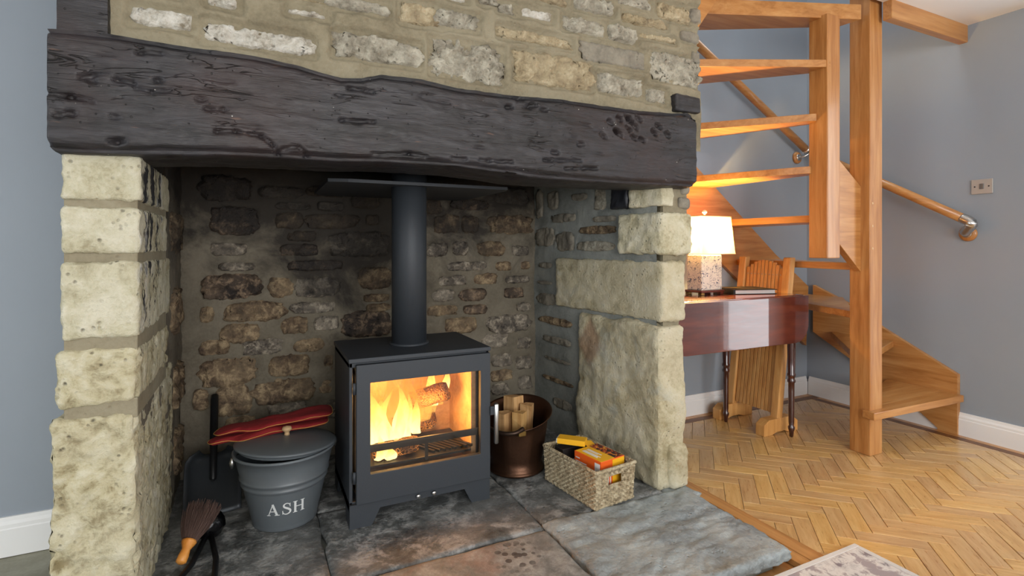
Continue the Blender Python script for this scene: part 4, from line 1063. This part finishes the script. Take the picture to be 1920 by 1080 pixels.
ys.append((onX(1757, 802)[0], 0.0)); ys.append((onX(1795, 703)[0], 0.0))
prism('wall_string', ys, 'x', XR-.03, XR-.0005, MAT['pine_y'], sr, .0015)
prism('wall_string', [onYb(*p) for p in ((1516,537),(1453,475),(1342,352),(1240,240),(1240,385),(1340,480),(1380,520),(1512,648))], 'y', YB-.03, YB-.0005, MAT['pine'], sr, .0015)
prism('upper_string', [(1.665, 1.90), (1.665, 2.02), (1.90, 2.33), (1.99, 2.33)], 'y', 1.70, 1.735, MAT['pine'], sr, .0015)
for z in (.50, .62, .74):
    q = (2.735, 1.533, EYE+(z-.62)*.9+.05)
for v in (381, 424, 466):
    q = pY(1634, v, 1.535); tube('plug', [(q.x+.008, 1.536, q.z), (q.x+.008, 1.5335, q.z)], .006, plain('pale_plug', (206, 170, 130), .5), sr, 10)
# handrails
def handrail(pa, pb, label, ros, wall, elbow):
    a, b = Vector(pa), Vector(pb)
    t = thing('handrail', label, 'handrail', a, 'stair handrails')
    tube('rail', [a, a.lerp(b, .5), b], .0245, MAT['pine' if wall == 'y' else 'pine_y'], t, 20)
    n = Vector((-1, 0, 0)) if wall == 'x' else Vector((0, -1, 0)); w = Vector(ros)
    lathe_m = n.to_track_quat('Z', 'Y').to_matrix().to_4x4()
    rs = lathe('rosette', [(0, 0), (.040, 0), (.042, .006), (.038, .014), (.026, .018), (0, .018)], w, MAT['pine_z'], t, 28, M=lathe_m)
    lathe('rosette_plate', [(0, .016), (.022, .016), (.022, .021), (.018, .023), (0, .023)], w, MAT['chrome'], rs, 24, M=lathe_m)
    dr = (a-b).normalized()
    if elbow:
        tube('elbow', bez([a-dr*.012, a+dr*.02, a+dr*.036+Vector((0, 0, -.012)), w+n*.035+Vector((0, 0, .004)), w+n*.02], 5), [.026]*11+[.024]*5+[.018]*5, MAT['chrome'], t, 18)
    else:
        tube('bracket', bez([a+dr*.004, a+dr*.02+Vector((0, 0, -.01)), w+n*.05, w+n*.018], 6), .007, MAT['chrome'], t, 12)
        tube('ferrule', [a-dr*.02, a+dr*.004], .0262, MAT['chrome'], t, 18)
e1_, e2_ = pX(1808, 411, XR-.075), pX(1530, 289, XR-.075)
handrail(e1_, e2_, 'round wooden handrail on the right wall with steel elbow end', pX(1816, 438, XR-.001), 'x', True)
f1_, f2_ = pY(1513, 282, YB-.075), pY(1300, 76, YB-.075)
handrail(f1_, f2_, 'round wooden handrail climbing the wall behind the treads', pY(1493, 296, YB-.001), 'y', False)
# light switch
q0, q1 = pX(1822, 365, XR), pX(1863, 334, XR)
sw_ = thing('light_switch', 'brushed steel light switch on the grey right wall', 'switch', (XR, (q0.y+q1.y)/2, (q0.z+q1.z)/2))
box('plate', XR-.008, XR-.0003, q1.y, q0.y, q0.z, q1.z, plain('steel_plate', (176, 174, 170), .35, .3), sw_, .0025)
yc, zc = (q0.y+q1.y)/2, (q0.z+q1.z)/2
box('rocker', XR-.012, XR-.007, yc-.009, yc+.009, zc-.013, zc+.015, plain('rocker', (120, 122, 124), .35, .6), sw_, .0015)
for s_ in (-1, 1): tube('screw', [(XR-.007, yc+s_*.030, zc), (XR-.0095, yc+s_*.030, zc)], .0035, MAT['iron'], sw_, 10)

# ================================================================== drop-leaf table
TZ = .766
tb = thing('drop_leaf_table', 'polished mahogany drop-leaf table by the stone pillar', 'table', (2.2, 2.06, 0))
prism('table_top', [(1.67, 1.842), (2.627, 1.842), (2.627, 2.27), (1.67, 2.27)], 'z', TZ-.020, TZ, MAT['mahog'], tb, .004)
def leafpoly(r=.10, x1=2.632):
    x0, z0, z1 = 1.67, .518, TZ-.003; P = [(x0, z1), (x0, z0+r)]
    P += [(x0+r-r*math.cos(a), z0+r-r*math.sin(a)) for a in np.linspace(.2, math.pi/2, 6)]
    P += [(x1-r+r*math.sin(a), z0+r-r*math.cos(a)) for a in np.linspace(0, math.pi/2-.2, 6)]
    return P+[(x1, z0+r), (x1, z1)]
prism('drop_leaf', leafpoly(), 'y', 1.818, 1.836, MAT['mahog'], tb, .003)
prism('drop_leaf', leafpoly(x1=2.59), 'y', 2.276, 2.294, MAT['mahog'], tb, .003)
box('apron', 1.73, 2.57, 1.855, 1.875, .64, TZ-.02, MAT['mahog'], tb, .001)
box('apron', 1.73, 2.57, 2.235, 2.255, .64, TZ-.02, MAT['mahog'], tb, .001)
LP = [(.006, 0), (.010, .004), (.012, .03), (.017, .045), (.017, .055), (.012, .062), (.014, .08), (.0155, .25), (.0155, .29), (.020, .296), (.020, .306), (.0165, .312), (.0165, .322), (.021, .328), (.021, .338), (.0175, .345), (.020, .45), (.022, .62), (.022, .70), (.022, TZ-.021)]
for x, y in ((2.578, 1.880), (2.452, 2.205), (1.73, 1.880), (1.73, 2.245)):
    lathe('leg', LP, (x, y, 0), MAT['mahog_z'], tb, 20)

# table lamp
LX, LY = 2.185, 2.10
q = ray(1321, 500); LX = LY*q[0]/q[1]
TL = TZ+.0006
lm = thing('table_lamp', 'lit table lamp with cream shade and blue scroll patterned block base', 'lamp', (LX, LY, TZ))
RM = Matrix.Translation((LX, LY, TL)) @ Matrix.Rotation(math.radians(4), 4, 'Z')
box('plinth', -.092, .092, -.058, .058, .012, .024, MAT['mahog'], lm, .003, M=RM)
for sx in (-1, 1):
    for sy in (-1, 1):
        box('foot', sx*.075-.012, sx*.075+.012, sy*.042-.012, sy*.042+.012, 0, .012, MAT['brass' if sx < 0 else 'mahog'], lm, .002, M=RM)
s = NT('blue_scroll_porcelain'); co = s.coord()
n1 = s.noise(co, 34, 1, .4, 1.4)
ln = s.rng(s.math('ABSOLUTE', s.math('SUBTRACT', n1, .5)), .012, .022, 1, 0)
v = s.n('TexVoronoi', Vector=co, Scale=15, _feature='F1').outputs['Distance']
ln2 = s.rng(s.math('ABSOLUTE', s.math('SUBTRACT', s.math('FRACT', s.math('MULTIPLY', v, 4.5)), .5)), .10, .15, 1, 0)
ln2 = s.math('MULTIPLY', ln2, s.rng(v, .30, .34, 1, 0))
s.p(Base__Color=s.mix(s.math('MAXIMUM', ln, s.math('MULTIPLY', ln2, .7)), lin((226, 222, 208)), lin((58, 74, 104))), Roughness=.2)
box('body', -.080, .080, -.050, .050, .024, .212, s.m, lm, .006, M=RM)
tube('neck', [RM @ Vector((0, 0, .21)), RM @ Vector((0, 0, .43))], .006, MAT['brass'], lm, 10)
s = NT('lampshade'); df = s.n('BsdfDiffuse', Color=lin((236, 224, 196))); tl = s.n('BsdfTranslucent', Color=lin((196, 168, 122))); mx = s.n('MixShader'); mx.inputs[0].default_value = .62
s.t.links.new(df.outputs[0], mx.inputs[1]); s.t.links.new(tl.outputs[0], mx.inputs[2]); s.t.links.new(mx.outputs[0], s.out.inputs[0])
V = []; n4 = 40
def rr(wx, wy, z, r=.012):
    P = []
    for (cx, cy, a0) in ((wx-r, wy-r, 0), (-wx+r, wy-r, 90), (-wx+r, -wy+r, 180), (wx-r, -wy+r, 270)):
        for k in range(4):
            a = math.radians(a0+30*k); P.append(RM @ Vector((cx+r*math.cos(a), cy+r*math.sin(a), z)))
    return P
A, B = rr(.138, .095, .215), rr(.120, .080, .418)
put('lamp_shade', mesh('lamp_shade', [tuple(p) for p in A+B], [(i, (i+1) % 16, 16+(i+1) % 16, 16+i) for i in range(16)]), s.m, lm)
tube('shade_trim', [p for p in rr(.139, .096, .217)]+[rr(.139, .096, .217)[0]], .0022, plain('shade_tape', (226, 206, 160), .8), lm, 6)
tube('shade_trim', [p for p in rr(.121, .081, .417)]+[rr(.121, .081, .417)[0]], .0022, plain('shade_tape_top', (226, 206, 160), .8), lm, 6)
lathe('finial', [(0, 0), (.005, .002), (.004, .01), (.013, .016), (.013, .024), (.006, .03), (0, .032)], RM @ Vector((0, 0, .424)), plain('glass_finial', (225, 222, 212), .15), lm, 16)
tube('harp', [RM @ Vector((-.10, 0, .417)), RM @ Vector((0, 0, .424)), RM @ Vector((.10, 0, .417))], .002, MAT['brass'], lm, 6)
tube('cord', bez([Vector((1.93, 2.32, .60)), Vector((1.97, 2.34, .22)), Vector((2.02, 2.335, .10)), Vector((2.03, 2.30, .04)), Vector((1.98, 2.24, .006)), Vector((1.90, 2.20, .006))], 6), .0028, MAT['white'], lm, 8)
plight('lamp_bulb', tuple(RM @ Vector((0, 0, .33))), 72, (1, .60, .20), .03, lm)

# folder on the table
fo = thing('folder', 'black ring folder lying on the mahogany table beside the lamp', 'folder', (2.38, 2.07, TZ))
FOM = Matrix.Translation((2.435, 2.06, TL)) @ Matrix.Rotation(math.radians(-16), 4, 'Z')
box('back_cover', -.125, .125, -.10, .10, 0, .003, MAT['iron'], fo, .001, M=FOM)
box('pages', -.115, .120, -.092, .092, .0032, .022, plain('paper', (196, 196, 192), .8), fo, 0, M=FOM)
box('front_cover', -.125, .128, -.10, .10, .0222, .0262, MAT['iron'], fo, .001, M=FOM)
box('spine', -.131, -.124, -.10, .10, 0, .0262, MAT['iron'], fo, .001, M=FOM)
box('title_strip', -.10, .0, .02, .045, .0262, .0267, MAT['brass'], fo, 0, M=FOM)

# ================================================================== slatted pine chair
ch = thing('chair', 'slatted pine chair with sled feet tucked behind the table', 'chair', (2.58, 2.12, 0))
CP = wood('chair_pine', (172, 116, 60), (204, 150, 86), (218, 170, 108), 'z', .4)
ya, yb = 1.965, 2.265
def xb(z): return 2.565+.115*(z-.05)/.92
def leaning(name, y0, y1, z0, z1, th, bevel=.003, dxx=0, topf=None):
    bm = bmesh.new(); bm_box(bm, -th/2, th/2, y0, y1, z0, z1, bevel)
    for v in bm.verts: v.co.x += xb(v.co.z)+dxx
    return put(name, from_bm(name, bm), CP, ch)
for y in (ya, yb):
    leaning('back_post', y-.024, y+.024, .075, .962, .042, .006)
    prism('sled_foot', [(2.44, 0), (2.50, 0), (2.54, .012), (2.60, .012), (2.64, 0), (2.71, 0), (2.71, .055), (2.665, .085), (2.48, .085), (2.44, .06)], 'y', y-.028, y+.028, CP, ch, .003)
ns = 10
for k in range(ns):
    y0 = ya+.028+(yb-ya-.056)*k/ns; y1 = ya+.028+(yb-ya-.056)*(k+1)/ns; m = ((k+.5)/ns-.5)*2
    leaning('slat', y0+.002, y1-.002, .10, .945-.055*m*m, .014, .002)
    tube('nail', [(xb(.865)-.0095, (y0+y1)/2, .862-.0), (xb(.865)-.0065, (y0+y1)/2, .862)], .0028, MAT['chrome'], ch, 8)
leaning('back_rail', ya+.02, yb-.02, .85, .90, .02, .002, .017); leaning('back_rail', ya+.02, yb-.02, .12, .17, .02, .002, .017); leaning('back_rail', ya+.02, yb-.02, .40, .45, .02, .002, .017)
box('seat', 2.485, 2.60, ya-.005, yb+.005, .480, .502, CP, ch, .004)

# ================================================================== rug in front of the hearth
s = NT('faded_rug'); co = s.coord(); a = s.noise(co, 30, 5, .7, 1.5); v = s.n('TexVoronoi', Vector=co, Scale=16).outputs['Distance']
f = s.math('ADD', s.math('MULTIPLY', a, .7), s.math('MULTIPLY', v, .5))
s.p(Base__Color=s.ramp(f, [(.40, lin((128, 118, 122))), (.50, lin((196, 192, 190))), (.62, lin((216, 212, 208))), (.72, lin((160, 150, 152)))]), Roughness=.95, Normal=s.bump(s.noise(co, 300, 2), .5, .003))
rug = thing('rug', 'pale grey patterned rug at the lower right edge of the hearth', 'rug', (.6, .1, .001))
box('pile', -.6, 1.815, -.7, 1.085, .0015, .010, s.m, rug, .002)
bnd = plain('rug_binding', (206, 203, 200), .95, bumpy=.4, bscale=200)
box('binding', -.6, 1.836, 1.085, 1.103, .001, .0105, bnd, rug, .002); box('binding', 1.816, 1.836, -.7, 1.085, .001, .0105, bnd, rug, .002)
print('objects', len(bpy.data.objects), 'parquet', nblk)
